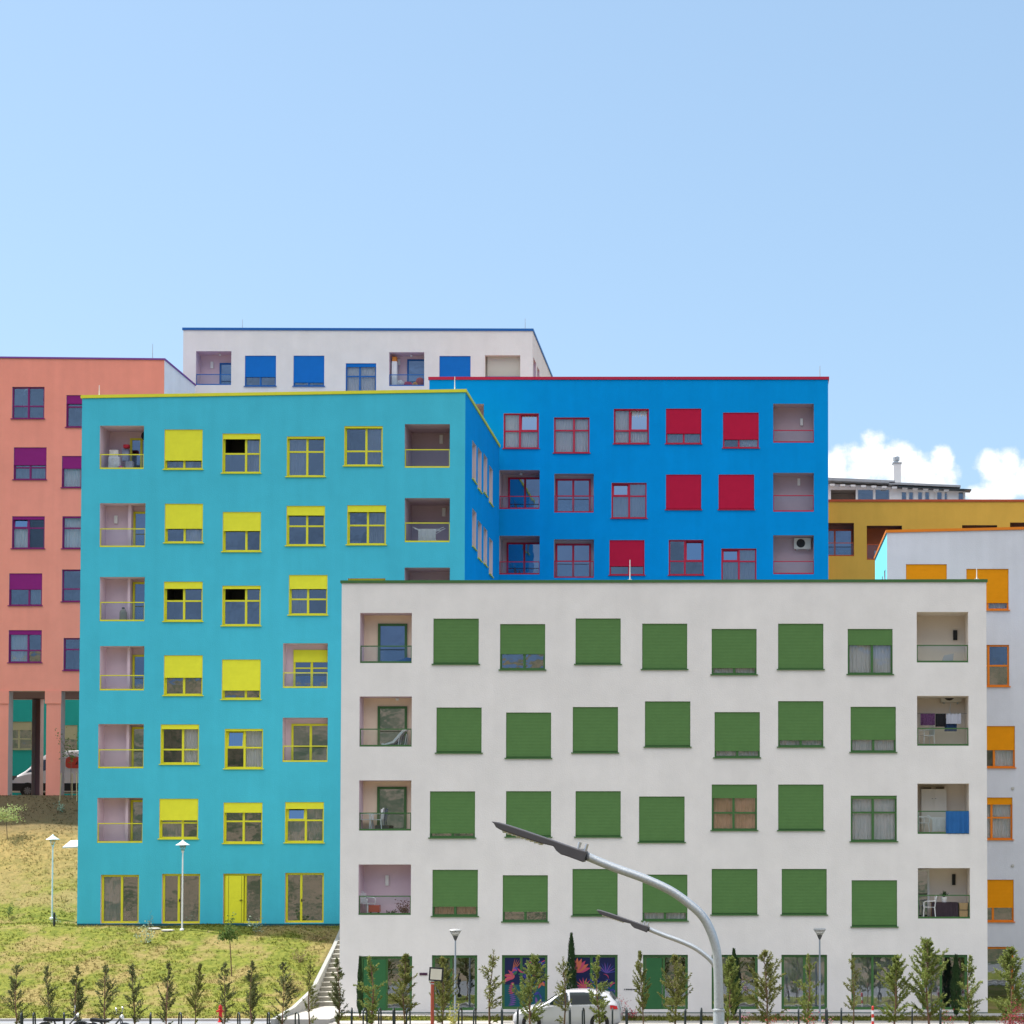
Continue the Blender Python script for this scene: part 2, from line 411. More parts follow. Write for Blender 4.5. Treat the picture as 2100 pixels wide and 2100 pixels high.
def make_balcony(par, fr, u0, u1, z0, z1, lin, trim, dp=1.0, rail=0.4, door=None, light=None, doorm=None, glassp=True, doorshut=0, ceil_light=None, backm=None, pil=None):
    """recessed balcony lining (> railing, glass_panel, ledge, door, door_pane, wall_light)"""
    P = fr.p; a, b, c, d = u0 + .002, u1 - .002, z0 + .002, z1 - .002
    mb = MB()
    mb.quad((P(a, 0, c), P(a, 0, d), P(a, dp, d), P(a, dp, c))); mb.quad((P(b, 0, d), P(b, 0, c), P(b, dp, c), P(b, dp, d)))
    mb.quad((P(a, 0, d), P(b, 0, d), P(b, dp, d), P(a, dp, d))); mb.quad((P(b, 0, c), P(a, 0, c), P(a, dp, c), P(b, dp, c)))
    mb.quad((P(a, dp, c), P(b, dp, c), P(b, dp, d), P(a, dp, d)), 1)
    bal = mb.build('balcony', [lin, backm or lin], par)
    w, h = u1 - u0, z1 - z0
    par_u = -((u0 + u1) / 2) * dp / fr.o.y / w; par_z = (z1 - CZ) * dp / fr.o.y / h   # where things on the back wall stand
    if pil:
        pm = MB(); pa = u0 + w * (pil[0] - par_u); pb_ = u0 + w * (pil[1] - par_u); pm.box(pa, pb_, dp - .35, dp - .003, c + .002, d - .002, fr=fr); pm.build('pier', lin, bal)
    lb = MB(); lb.box(u0 + .01, u1 - .01, 0.01, 0.12, z0 + .006, z0 + 0.07, fr=fr); lb.build('ledge', trim, bal)
    if rail:
        zr = z0 + h * rail
        rb = MB(); rb.box(u0 + .01, u1 - .01, 0.05, 0.09, zr - 0.02, zr + 0.02, fr=fr)
        rb.box(u0 + .012, u0 + .04, .055, .085, z0 + .07, zr - .02, fr=fr); rb.box(u1 - .04, u1 - .012, .055, .085, z0 + .07, zr - .02, fr=fr)
        rb.build('railing', trim, bal)
        if glassp:
            gb = MB(); gb.quad((P(u0 + .04, .07, z0 + .07), P(u1 - .04, .07, z0 + .07), P(u1 - .04, .07, zr - .02), P(u0 + .04, .07, zr - .02)))
            gb.build('glass_panel', M_clear, bal)
    if door:
        fa, fb, ft_, style = door; fa = max(.01, fa - par_u); fb = 1 if fb >= 1 else min(1, fb - par_u); ft_ = max(.03, ft_ - par_z)
        da, db, dt = u0 + w * fa, u0 + w * fb - 0.004, z1 - h * ft_
        f = 0.09; n0, n1 = dp - 0.07, dp - 0.004; D = MB(); zz = z0 + .006
        D.box(da, da + f, n0, n1, zz, dt, fr=fr); D.box(db - f, db, n0, n1, zz, dt, fr=fr); D.box(da + f, db - f, n0, n1, dt - f, dt, fr=fr)
        D.box(da + f, db - f, n0, n1, zz, zz + f, fr=fr)
        segs = [(da + f, db - f)]
        if style in (2, 3):
            um = (da + db) / 2; D.box(um - .05, um + .05, n0, n1, zz + f, dt - f, fr=fr); segs = [(da + f, um - .05), (um + .05, db - f)]
        if style == 3:
            zm = z0 + h * .47
            for s0, s1 in segs: D.box(s0, s1, n0 + .01, n1, zm - .03, zm + .03, fr=fr)
        if doorshut:
            zs = dt - (dt - zz) * doorshut
            D.box(da + .01, db - .01, n0 - .03, n0 - .005, zs, dt - .01, 1, fr=fr)
        D.build('door', [trim, doorm or trim], bal)
        pb = MB()
        for s0, s1 in segs: pb.quad((P(s0, dp - .035, zz + f), P(s1, dp - .035, zz + f), P(s1, dp - .035, dt - f), P(s0, dp - .035, dt - f)))
        pb.build('door_pane', glass('door_glass', 0.4, (0.7, 0.8, 0.95), wav=0.002, ttint=(0.12, 0.15, 0.20)), bal)
    if light:
        lu, lz, lw, lh, lm = light; lu -= par_u; lz = min(.85, lz + par_z)
        L = MB(); L.box(u0 + w * lu - lw / 2, u0 + w * lu + lw / 2, dp - .08, dp - .003, z0 + h * lz - lh / 2, z0 + h * lz + lh / 2, fr=fr)
        L.build('wall_light', lm, bal, bevel=.01)
    if ceil_light:
        L = MB(); c0 = P(u0 + w * ceil_light, dp * .6, z1); L.lathe([(0.03, -0.01), (.07, -.04), (.06, -.1), (.02, -.12)], (c0.x, c0.y, c0.z), 10); L.build('ceiling_light', M_white, bal, smooth=True)
    return bal

class Bld:
    def __init__(s, name, label, d, pxl, pxr, pyl, pyr, depth, zb, cf, cs, cl=None, crev=None, trimm=None, capm=None, cap=0.13, cat='apartment block'):
        s.d = d; A, B = W(pxl, pyl, d), W(pxr, pyr, d)
        s.xl, s.xr, s.ztl, s.ztr, s.zb, s.depth = A.x, B.x, A.z, B.z, zb, depth
        s.fr = Frame((0, d, 0), (1, 0, 0), (0, 1, 0))
        s.root = thing(name, (round((A.x + B.x) / 2, 2), d, zb), label, cat)
        s.mf, s.ms, s.ml, s.mr = cf, cs, cl or cs, crev or cf
        s.mback = s.mr; s.ops, s.todo, s.side_ops, s.side_todo = [], [], [], []
        s.trim, s.capm, s.cap = trimm, capm, cap
    def ztop(s, u): return s.ztl + (s.ztr - s.ztl) * (u - s.xl) / (s.xr - s.xl)
    def rect(s, x0, x1, y0, y1):
        a, b = W(x0, (y0 + y1) / 2, s.d), W(x1, (y0 + y1) / 2, s.d)
        c, e = W((x0 + x1) / 2, y1, s.d), W((x0 + x1) / 2, y0, s.d)
        return a.x, b.x, c.z, e.z
    def win(s, x0, x1, y0, y1, **kw):
        r = s.rect(x0, x1, y0, y1); rd = kw.get('rd', 0.16)
        s.ops.append((*r, rd, True)); s.todo.append(('w', r, kw))
    def bal(s, x0, x1, y0, y1, **kw):
        r = s.rect(x0, x1, y0, y1); s.ops.append((*r, 0, False)); s.todo.append(('b', r, kw)); return r
    def side(s, which, x0, x1, y0, y1, y2, y3, **kw):
        """slit seen on a side wall: left px x0 (top y0, bottom y2), right px x1 (top y1, bottom y3)"""
        X = s.xr if which == 'r' else s.xl
        A, B, C, D = WX(x0, y0, X), WX(x1, y1, X), WX(x0, y2, X), WX(x1, y3, X)
        u0, u1 = sorted(((A.y + C.y) / 2, (B.y + D.y) / 2)); zt = (A.z + B.z) / 2; zb = (C.z + D.z) / 2
        s.side_ops.append((which, (u0, u1, zb, zt, kw.get('rd', .2), True))); s.side_todo.append((which, (u0, u1, zb, zt), kw))
    def finish(s, shut=None, back_ops=None, soffit=None):
        mb = MB(); d, e = s.d, s.depth
        wall_grid(mb, s.fr, s.xl, s.xr, s.zb, s.ztop, s.ops, 0, 1, 2)
        frR = Frame((s.xr, 0, 0), (0, 1, 0), (-1, 0, 0)); frL = Frame((s.xl, 0, 0), (0, 1, 0), (1, 0, 0))
        wall_grid(mb, frR, d, d + e, s.zb, lambda u: s.ztr, [o for w, o in s.side_ops if w == 'r'], 3, 1, 2)
        wall_grid(mb, frL, d, d + e, s.zb, lambda u: s.ztl, [o for w, o in s.side_ops if w == 'l'], 4, 1, 2)
        wall_grid(mb, Frame((0, d + e, 0), (1, 0, 0), (0, -1, 0)), s.xl, s.xr, s.zb, s.ztop, back_ops or [], 5, 1, 2)
        if soffit is not None:
            mb.quad(((s.xl, d, soffit), (s.xr, d, soffit), (s.xr, d + e, soffit), (s.xl, d + e, soffit)), 5)
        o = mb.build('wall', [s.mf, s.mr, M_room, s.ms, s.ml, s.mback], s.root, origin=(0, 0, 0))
        rb = MB(); rb.quad(((s.xl, d, s.ztl - .01), (s.xr, d, s.ztr - .01), (s.xr, d + e, s.ztr - .01), (s.xl, d + e, s.ztl - .01)))
        rb.build('roof', M_roofing, s.root)
        cb_ = MB(); k = .05; wd = .4; c = s.cap; sl = (s.ztr - s.ztl) / (s.xr - s.xl)
        def cbx(x0, x1, y0, y1):
            v0 = len(cb_.v); cb_.box(x0, x1, y0, y1, 0, 1)
            for i in range(v0, v0 + 8):
                x, y, z = cb_.v[i]; zt = s.ztl + sl * (x - s.xl) + .003; cb_.v[i] = (x, y, zt + (c if z > .5 else 0))
        cbx(s.xl - k, s.xr + k, d - k, d + wd); cbx(s.xl - k, s.xr + k, d + e - wd, d + e + k)
        cbx(s.xl - k, s.xl + wd, d + wd, d + e - wd); cbx(s.xr - wd, s.xr + k, d + wd, d + e - wd)
        cb_.build('coping', s.capm, s.root)
        for kind, r, kw in s.todo:
            kw = dict(kw)
            if kind == 'w': make_window(s.root, s.fr, *r, s.trim, shut, **kw)
            else:
                kw.setdefault('lin', s.mr); kw.setdefault('trim', s.trim)
                make_balcony(s.root, s.fr, *r, **kw)
        for w, r, kw in s.side_todo:
            make_window(s.root, frR if w == 'r' else frL, *r, s.trim, shut, **dict({'tr': 0, 'mu': 0, 'rd': .2, 'ft': .05}, **kw))
        return s
    def rod(s, px, py0, py1, y=None, name='lightning_rod', m=None):
        y = y or s.d + .25; a, b = W(px, py0, y), W(px, py1, y)
        zt = s.ztop(a.x) + s.cap
        mb = MB(); mb.tube([(a.x, y, min(b.z, zt) - 0.0), (a.x, y, a.z)], [.022, .012], 6); mb.box(a.x - .08, a.x + .08, y - .08, y + .08, zt - .002, zt + .05)
        return mb.build(name, m or M_galv, s.root)
# ================================================================== GROUND
def lerp(pts, x):
    if x <= pts[0][0]: return pts[0][1]
    for (a, va), (b, vb) in zip(pts, pts[1:]):
        if x <= b: return va + (vb - va) * (x - a) / (b - a)
    return pts[-1][1]
NEAR = [(-400, 60), (-160, 34), (-60, 13), (-22, 1.6), (-12, 0.9), (22, 0.9), (33, -0.36), (62, -0.36), (66.8, -0.36), (69.2, -0.36)]
LEFTP = [(69.3, -0.36), (69.35, -0.36), (70.3, -0.3), (70.4, -0.22), (74.5, 0.35), (81.2, 2.72), (83.8, 2.8), (98.0, 8.85), (102, 8.95), (160, 9.2), (400, 20), (1500, 40)]
RIGHTP = [(69.3, -0.36), (70.3, -0.3), (70.9, -0.18), (86.5, -0.1), (94, 8.8), (160, 9.2), (400, 20), (1500, 40)]
def gz(x, y):
    if y < 69.3: z = lerp(NEAR, y)
    elif x < -17.2: z = lerp(LEFTP, y)
    elif x > -17.1: z = lerp(RIGHTP, y)
    else:
        t = (x + 17.2) / .1; z = lerp(LEFTP, y) * (1 - t) + lerp(RIGHTP, y) * t
    if 70.6 < y < 97 and x < -17.19:
        z += 0.06 * math.sin(x * 1.3 + y) * math.sin(y * .9 - x * .4) * min(1, (y - 70.6) / 2)
    if y < -160:   # hills on the far side of the valley, behind the viewer
        t = min(1, (-160 - y) / 240)
        z += t * (14 * math.sin(x * .011) + 9 * math.sin(x * .031 + 2))
    return z
xs = sorted(set([-4000, -2500, -1500, -900, -500, -300, -200, -140, -100, -75] + list(np.round(np.arange(-60, -14, .5), 2)) + [-17.2, -17.1]
                + list(np.round(np.arange(-14, 31, 1.5), 2)) + [40, 60, 90, 140, 200, 300, 500, 900, 1500, 2500, 4000]))
ys = sorted(set([-1800, -1200, -800, -500, -400, -300, -230, -160, -100, -60, -40, -22, -12, 0, 12, 22, 33, 45, 55, 62, 66.8, 69.2, 69.3, 69.35, 70.3, 70.4, 70.9, 74.5, 81.2, 83.8]
                + list(np.round(np.arange(70.5, 99, .5), 2)) + [100, 102, 105, 110, 120, 140, 160, 220, 400, 700, 1500, 3000, 5000]))
def ground_mat():
    m = bpy.data.materials.new('lawn_and_earth'); m.use_nodes = True
    n, l = m.node_tree.nodes, m.node_tree.links; b = n['Principled BSDF']; b.inputs['Roughness'].default_value = .95; b.inputs['Specular IOR Level'].default_value = .1
    g = n.new('ShaderNodeNewGeometry')
    def noise(sc, det=6, ro=.6, vec=None):
        t = n.new('ShaderNodeTexNoise'); t.inputs['Scale'].default_value = sc; t.inputs['Detail'].default_value = det; t.inputs['Roughness'].default_value = ro
        l.new(vec or g.outputs['Position'], t.inputs['Vector']); return t.outputs['Fac']
    def ramp(v, lo, hi):
        r = n.new('ShaderNodeMapRange'); r.interpolation_type = 'SMOOTHSTEP'; r.inputs['From Min'].default_value = lo; r.inputs['From Max'].default_value = hi; l.new(v, r.inputs['Value']); return r.outputs[0]
    def mix(f, a, c):
        x = n.new('ShaderNodeMix'); x.data_type = 'RGBA'; l.new(f, x.inputs['Factor'])
        for k, v in (('A', a), ('B', c)):
            if isinstance(v, tuple): x.inputs[k].default_value = (*v, 1)
            else: l.new(v, x.inputs[k])
        return x.outputs['Result']
    green = mix(ramp(noise(5), .35, .65), (0.105, 0.13, 0.022), (0.20, 0.21, 0.04))
    dry = mix(ramp(noise(7), .35, .65), (0.21, 0.175, 0.065), (0.285, 0.225, 0.09))
    sp = n.new('ShaderNodeSeparateXYZ'); l.new(g.outputs['Position'], sp.inputs[0])
    up = ramp(sp.outputs[1], 82.0, 90.0)          # the upper bank is drier
    v = n.new('ShaderNodeMath'); v.operation = 'MULTIPLY_ADD'; l.new(up, v.inputs[0]); v.inputs[1].default_value = .10; l.new(noise(.55, 5), v.inputs[2])
    c = mix(ramp(v.outputs[0], .46, .62), green, dry)
    v2 = noise(1.9, 6, .7); c = mix(ramp(v2, .60, .76), c, (0.27, 0.21, 0.13))
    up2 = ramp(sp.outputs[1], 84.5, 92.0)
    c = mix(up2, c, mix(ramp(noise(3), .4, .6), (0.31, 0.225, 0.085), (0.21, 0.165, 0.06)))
    back = n.new('ShaderNodeMath'); back.operation = 'LESS_THAN'; l.new(sp.outputs[1], back.inputs[0]); back.inputs[1].default_value = 54
    earth = mix(ramp(noise(.16, 8, .75), .44, .56), (0.20, 0.15, 0.10), (0.055, 0.07, 0.035))
    up3 = ramp(sp.outputs[1], 92.0, 95.5); c = mix(up3, c, (0.145, 0.11, 0.06))  # browner top band, also darkened to put the block's shade in the colour
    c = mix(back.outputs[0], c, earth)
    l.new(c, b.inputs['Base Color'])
    bp = n.new('ShaderNodeBump'); bp.inputs['Strength'].default_value = .8; bp.inputs['Distance'].default_value = .08
    l.new(noise(9, 8, .7), bp.inputs['Height']); l.new(bp.outputs[0], b.inputs['Normal'])
    return m
M_ground = ground_mat()
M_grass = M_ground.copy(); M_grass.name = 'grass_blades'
_n, _l = M_grass.node_tree.nodes, M_grass.node_tree.links
_t = _n.new('ShaderNodeBsdfTranslucent'); _m = _n.new('ShaderNodeMixShader'); _m.inputs[0].default_value = .5
_b = _n['Principled BSDF']; _l.new(_b.inputs['Base Color'].links[0].from_socket, _t.inputs[0]); _l.new(_b.outputs[0], _m.inputs[1]); _l.new(_t.outputs[0], _m.inputs[2]); _l.new(_m.outputs[0], _n['Material Output'].inputs[0])
gb = MB(); nx, ny = len(xs), len(ys)
for y in ys:
    for x in xs: gb.v.append((x, y, gz(x, y)))
for j in range(ny - 1):
    for i in range(nx - 1):
        a = j * nx + i; gb.f.append((a, a + 1, a + nx + 1, a + nx)); gb.m.append(0)
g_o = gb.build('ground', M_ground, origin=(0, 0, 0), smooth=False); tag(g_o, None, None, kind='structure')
g_o.data.polygons.foreach_set('use_smooth', [True] * len(g_o.data.polygons))

# mountain range across the valley behind the viewer (seen only mirrored in the panes)
M_mount = mat('hazy_wooded_mountain', (0.085, 0.13, 0.21), .95, var=.3, vscale=.008, spec=.05)  # distance haze is put into this blue; no haze is modelled
hb = MB(); NXM = 60
prof = [(-1500, 0.0), (-1800, .35), (-2100, .7), (-2500, 1.0), (-3100, .8)]
for (yy, k) in prof:
    for i in range(NXM + 1):
        x = -4200 + 8400 * i / NXM
        ht = 730 + 110 * math.sin(x * .0017 + 1) + 60 * math.sin(x * .0049) + 28 * math.sin(x * .013 + 2)
        hb.v.append((x, yy + 60 * math.sin(x * .004 + k * 3), 30 + ht * k + (14 * math.sin(x * .02 + k * 9) if k else 0)))
for j in range(len(prof) - 1):
    for i in range(NXM):
        a = j * (NXM + 1) + i; hb.f.append((a, a + 1, a + NXM + 2, a + NXM + 1)); hb.m.append(0)
ho = hb.build('hills', M_mount, origin=(0, 0, 0)); ho.data.polygons.foreach_set('use_smooth', [True] * len(ho.data.polygons)); tag(ho, None, None, kind='structure')

M_asph = mat('asphalt', (0.17, 0.17, 0.175), .9, var=.18, vscale=2.5, bump=.4, bscale=50)
M_pave = mat('pavement_slabs', (0.38, 0.365, 0.34), .88, var=.1, vscale=2, bump=.3)
M_kerb = mat('kerb_stone', (0.38, 0.365, 0.34), .85, var=.1)
rb = MB()
rb.quad(((-400, 54, -.356), (400, 54, -.356), (400, 62.2, -.356), (-400, 62.2, -.356)))
rb.quad(((-400, 66.5, -.356), (400, 66.5, -.356), (400, 69.3, -.356), (-400, 69.3, -.356)))
tag(rb.build('road', M_asph), None, None, kind='structure')
# planted verge between the two carriageways, where the conifers and hoops stand
vb = MB(); vb.box(-60, 60, 62.2, 66.5, -.43, -.28); tag(vb.build('verge', M_ground), None, None, kind='structure')
kb = MB()
for (y0, y1) in ((62.05, 62.196), (66.504, 66.65)): kb.box(-60, 60, y0, y1, -.36, -.26)
kb.box(-60, -17.45, 69.2, 69.36, -.36, -.27); kb.box(-15.2, 60, 69.2, 69.36, -.36, -.27)
tag(kb.build('kerb', M_kerb, bevel=.015), None, None, kind='structure')
pb = MB(); pb.box(-15.2, 60, 69.364, 70.35, -.36, -.272); pb.box(-17.06, -15.2, 69.37, 75.2, -.36, -.13, 0)
pb.box(-15.2, 60, 70.95, 71.995, -.3, -.14, 0)
tag(pb.build('pavement', M_pave), None, None, kind='structure')
pb = MB(); pb.box(-60, -17.45, 69.364, 70.2, -.36, -.275, 0); tag(pb.build('path', mat('grey_asphalt_path', (.24, .25, .28), .9, var=.1)), None, None, kind='structure')
pb = MB(); pb.box(-60, -17.45, 70.2, 70.36, -.36, -.19, 0); tag(pb.build('kerb', M_kerb, bevel=.01), None, None, kind='structure')

# loose grass growing over the lawn
def in_teal(x, y): return -28.95 < x < -12.2 and y > 82.3
N = 46000
gx = rng.uniform(-46, -15.6, N); gy = 70.45 + (98.5 - 70.45) * rng.random(N) ** 1.15
V, Fc = [], []
for i in range(N):
    x, y = float(gx[i]), float(gy[i])
    if x > -17.5 and not (70.4 < y < 70.9): continue
    if in_teal(x, y): continue
    if y > 85 and random.random() < .45: continue
    den = math.sin(x * .9 + 1.3 * math.sin(y * .7)) + math.sin(y * 1.1 + x * .3)
    if den < -.6 and random.random() < .7: continue
    z = gz(x, y) - .01; h = random.uniform(.04, .10) * (1.5 if random.random() < .06 else 1)
    for k in range(3):
        a = random.uniform(0, 6.28); dx, dy = math.cos(a), math.sin(a); w = .018; q = len(V)
        ox, oy = random.uniform(-.05, .05), random.uniform(-.05, .05)
        V += [(x + ox - dy * w, y + oy + dx * w, z), (x + ox + dy * w, y + oy - dx * w, z), (x + ox + dx * h * .6, y + oy + dy * h * .6, z + h)]
        Fc.append((q, q + 1, q + 2))
for i in range(9000):      # strip along the front of the white block
    x, y = random.uniform(-15.2, 14), random.uniform(70.36, 70.94); z = gz(x, y) - .01; h = random.uniform(.05, .12)
    a = random.uniform(0, 6.28); dx, dy = math.cos(a), math.sin(a); w = .02; q = len(V)
    V += [(x - dy * w, y + dx * w, z), (x + dy * w, y - dx * w, z), (x + dx * h * .5, y + dy * h * .5, z + h)]; Fc.append((q, q + 1, q + 2))
me = bpy.data.meshes.new('grass'); me.from_pydata(V, [], Fc)
me.materials.append(M_grass)
go = bpy.data.objects.new('grass', me); COL.objects.link(go); tag(go, 'short patchy grass, green low down and dry tan higher on the bank', 'grass', kind='stuff')

# ================================================================== BUILDINGS
S_white = stucco('stucco_warm_white', (0.775, 0.742, 0.72), .04)
S_teal = stucco('stucco_turquoise', (0.068, 0.495, 0.65))
S_blue = stucco('stucco_azure', (0.001, 0.285, 0.70))
S_salmon = stucco('stucco_salmon', (0.86, 0.30, 0.228))
S_grey = stucco('stucco_cool_white', (0.65, 0.66, 0.72))
S_ochre = stucco('stucco_ochre', (0.76, 0.44, 0.08))
S_jade = stucco('stucco_jade', (0.03, 0.42, 0.38))
S_cyan = stucco('stucco_pale_cyan', (0.19, 0.66, 0.80))
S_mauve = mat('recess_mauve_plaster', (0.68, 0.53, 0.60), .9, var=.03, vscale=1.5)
S_mauve_d = mat('recess_shaded_mauve_plaster', (0.50, 0.385, 0.43), .9, var=.05, vscale=1.5)  # darker copy of the mauve: recess shade put into the colour
S_cream = mat('recess_cream_plaster', (0.88, 0.69, 0.53), .9, var=.03, vscale=1.5)
S_rec_w = mat('recess_white_plaster', (0.80, 0.71, 0.62), .9, var=.03, vscale=1.5)
S_brick = mat('recess_rust_plaster', (0.45, 0.12, 0.05), .9, var=.05)
T_green = mat('green_trim', (0.055, 0.145, 0.045), .45, var=.05); H_green = shutter_mat('green_shutter', (0.098, 0.205, 0.066))
T_yel = mat('yellow_trim', (0.68, 0.66, 0.035), .45, var=.04); H_yel = shutter_mat('yellow_shutter', (0.74, 0.74, 0.045))
T_mag = mat('magenta_trim', (0.20, 0.012, 0.12), .45, var=.05); H_mag = shutter_mat('magenta_shutter', (0.24, 0.016, 0.16))
T_red = mat('red_trim', (0.46, 0.012, 0.05), .45, var=.05); H_red = shutter_mat('red_shutter', (0.48, 0.008, 0.045))
T_blue = mat('blue_trim', (0.01, 0.12, 0.40), .45, var=.05); H_blue = shutter_mat('blue_shutter', (0.005, 0.15, 0.52))
T_or = mat('orange_trim', (0.72, 0.20, 0.01), .45, var=.05); H_or = shutter_mat('orange_shutter', (0.76, 0.28, 0.003))
T_rust = mat('rust_red_trim', (0.50, 0.09, 0.03), .45, var=.05)
T_beige = mat('beige_trim', (0.42, 0.45, 0.27), .5, var=.05); H_beige = shutter_mat('beige_shutter', (0.42, 0.43, 0.27))

# ---- front white block ------------------------------------------------
Fb = Bld('apartment_block', 'white apartment block with green roller shutters in front of the others', 72, 701, 2022.5, 1196, 1193.5, 6.3, -0.3,
         S_white, S_white, crev=S_white, trimm=T_green, capm=T_green, cap=.1)
G = dict(rd=.12)
def fw(x0, x1, y0, y1, sh=1.0, **k): Fb.win(x0, x1, y0, y1, sh=sh, **dict(G, **k))
fw(888.6, 981.8, 1268.5, 1361.7, .97); fw(1025.4, 1118, 1279.7, 1373.3, .66, mu=.54); fw(1180.2, 1272.9, 1268.2, 1361.9, .97)
fw(1316.9, 1409.3, 1278.9, 1372.3, .98); fw(1459.5, 1551.6, 1289.7, 1383.2, .86, curt='wf'); fw(1595.7, 1688.6, 1278.9, 1372.3, .98); fw(1738.5, 1830.6, 1289.7, 1382.6, .36, curt='wf', tr=0, mu=.54)
fw(894.9, 987.6, 1450.9, 1543.8, .97); fw(1037.7, 1130.2, 1461.1, 1554.5, .97); fw(1174.5, 1267.4, 1449.9, 1543.4, .97)
fw(1322.6, 1415.7, 1438.3, 1531.4, .97); fw(1465.4, 1558.3, 1460.3, 1553.4, .86, curt='wf'); fw(1595.7, 1688.6, 1437.8, 1531.4, .86, curt='wf'); fw(1744.4, 1837.3, 1449.4, 1542.3, .73, curt='wf')
fw(881.5, 974.2, 1622.8, 1717.8, .91); fw(1037.6, 1130.2, 1622.5, 1716, .97); fw(1180.2, 1272.9, 1622.5, 1716, .97)
fw(1310.5, 1404, 1633.4, 1727, .97); fw(1459.6, 1552.5, 1608.8, 1702.5, .3, curt='of', tr=.62, mu=.48); fw(1595.9, 1688.9, 1608.8, 1702.5, .97); fw(1744.7, 1839.2, 1631.6, 1725.3, .07, curt='wf', tr=.37, mu=.48)
fw(886.7, 979.9, 1783.7, 1878.7, .8, curt='of'); fw(1030.8, 1123.5, 1794.9, 1889.9, .79); fw(1173.9, 1266.6, 1782, 1877.7, .97)
fw(1317.5, 1409.7, 1793.6, 1888, .83, curt='wf'); fw(1459.5, 1553.2, 1782, 1875.6, .97); fw(1603.2, 1695.5, 1782, 1875.6, .97); fw(1746.6, 1839.8, 1805.2, 1900.2, .97)
# ground-floor glazing down to the ground
D = dict(tr=0, sill=False, rd=.14, sh=0, ft=.1)
for (x0, x1, y0, y1, k) in ((738.5, 845, 1961, 2073, dict(mu=.5)), (885.4, 978.6, 1959, 2072, dict(mu=.42)), (1029, 1122.7, 1958.7, 2070, dict(mu=.42)),
                            (1173, 1266.6, 1958, 2070, dict(mu=.42)), (1318.4, 1410.7, 1958, 2070, dict(mu=.46)), (1459.5, 1554, 1958, 2070, dict(mu=0)),
                            (1602.6, 1696.3, 1958, 2070, dict(mu=.5)), (1746, 1840.3, 1958, 2071, dict(mu=.46, curt='gf')), (1890.7, 1984.2, 1958, 2071, dict(mu=.42))):
    Fb.win(x0, x1, y0, y1, **dict(D, **k))
wl_w = mat('lamp_shell', (.8, .8, .78), .5); wl_k = mat('lamp_shell_black', (.02, .02, .02), .5)
BL = [Fb.bal(738.4, 844.4, 1256.9, 1359.8, dp=.75, rail=.34, lin=S_mauve, backm=S_cream, door=(.35, .92, .22, 1)),
      Fb.bal(737.3, 844.4, 1428.3, 1531.2, dp=.75, rail=.35, lin=S_mauve, backm=S_cream, door=(.35, .92, .2, 1), ceil_light=.68),
      Fb.bal(736.4, 843.3, 1600.4, 1703.5, dp=.75, rail=.35, lin=S_mauve, backm=S_cream, door=(.35, .92, .13, 1)),
      Fb.bal(735.2, 842.6, 1772.9, 1876.4, dp=.9, rail=.37, lin=S_mauve, light=(.55, .68, .13, .4, wl_w))]
BR = [Fb.bal(1880, 1985.6, 1255, 1358.6, dp=1.3, rail=.34, lin=S_rec_w, light=(.75, .53, .16, .38, wl_k)),
      Fb.bal(1880.8, 1986.4, 1427.2, 1529.4, dp=1.3, rail=.35, lin=S_rec_w),
      Fb.bal(1881.6, 1987.4, 1607, 1710.2, dp=1.3, rail=.45, lin=S_rec_w),
      Fb.bal(1882.5, 1989.3, 1780.4, 1883.9, dp=1.3, rail=.46, glassp=False, lin=S_rec_w, light=(.69, .77, .13, .42, wl_k))]
Fb.finish(H_green)
Fb.rod(1292, 1148, 1187, m=M_white); Fb.rod(2003, 1165, 1187, m=M_white)
# solid leaves, plaque and lettering on the ground floor
mb = MB(); r = Fb.rect(738.5, 845, 1961, 2073); r2 = Fb.rect(1318.4, 1410.7, 1958, 2070)
mb.box(r[0] + .12, r[0] + (r[1] - r[0]) * .49, 72.04, 72.065, r[2] + .02, r[3] - .12)
mb.build('door_leaf', mat('green_door_paint', (.03, .13, .045), .5, var=.08, vscale=2), Fb.root); mb = MB()
mb.box(r2[0] + .12, r2[0] + (r2[1] - r2[0]) * .42, 72.04, 72.065, r2[2] + .02, r2[3] - .12)
mb.build('door_leaf', mat('green_door_paint', (.03, .13, .045), .5, var=.08, vscale=2), Fb.root)
mb = MB(); a = W(868.5, 1997.5, 72); mb.box(a.x - .15, a.x + .15, 71.97, 71.998, a.z - .045, a.z + .045); mb.build('number_plaque', mat('plaque_dark', (.06, .02, .05), .4), Fb.root)
mb = MB(); a = W(1280, 2029, 72); x = a.x
for w_, g_ in ((.03, .03), (.05, .015), (.03, .01), (.04, .015), (.03, .01), (.05, .015), (.03, .01), (.04, .02), (.05, .01), (.03, .0)):
    mb.box(x, x + w_, 71.985, 71.998, a.z - .022, a.z + .022); x += w_ + g_
mb.build('wall_lettering', M_dark, Fb.root)
mb = MB(); mb.box(Fb.xl, Fb.xr, 71.975, 71.998, -.32, -.1); mb.build('plinth', mat('plinth_paint', (.10, .14, .13), .8, var=.2), Fb.root)
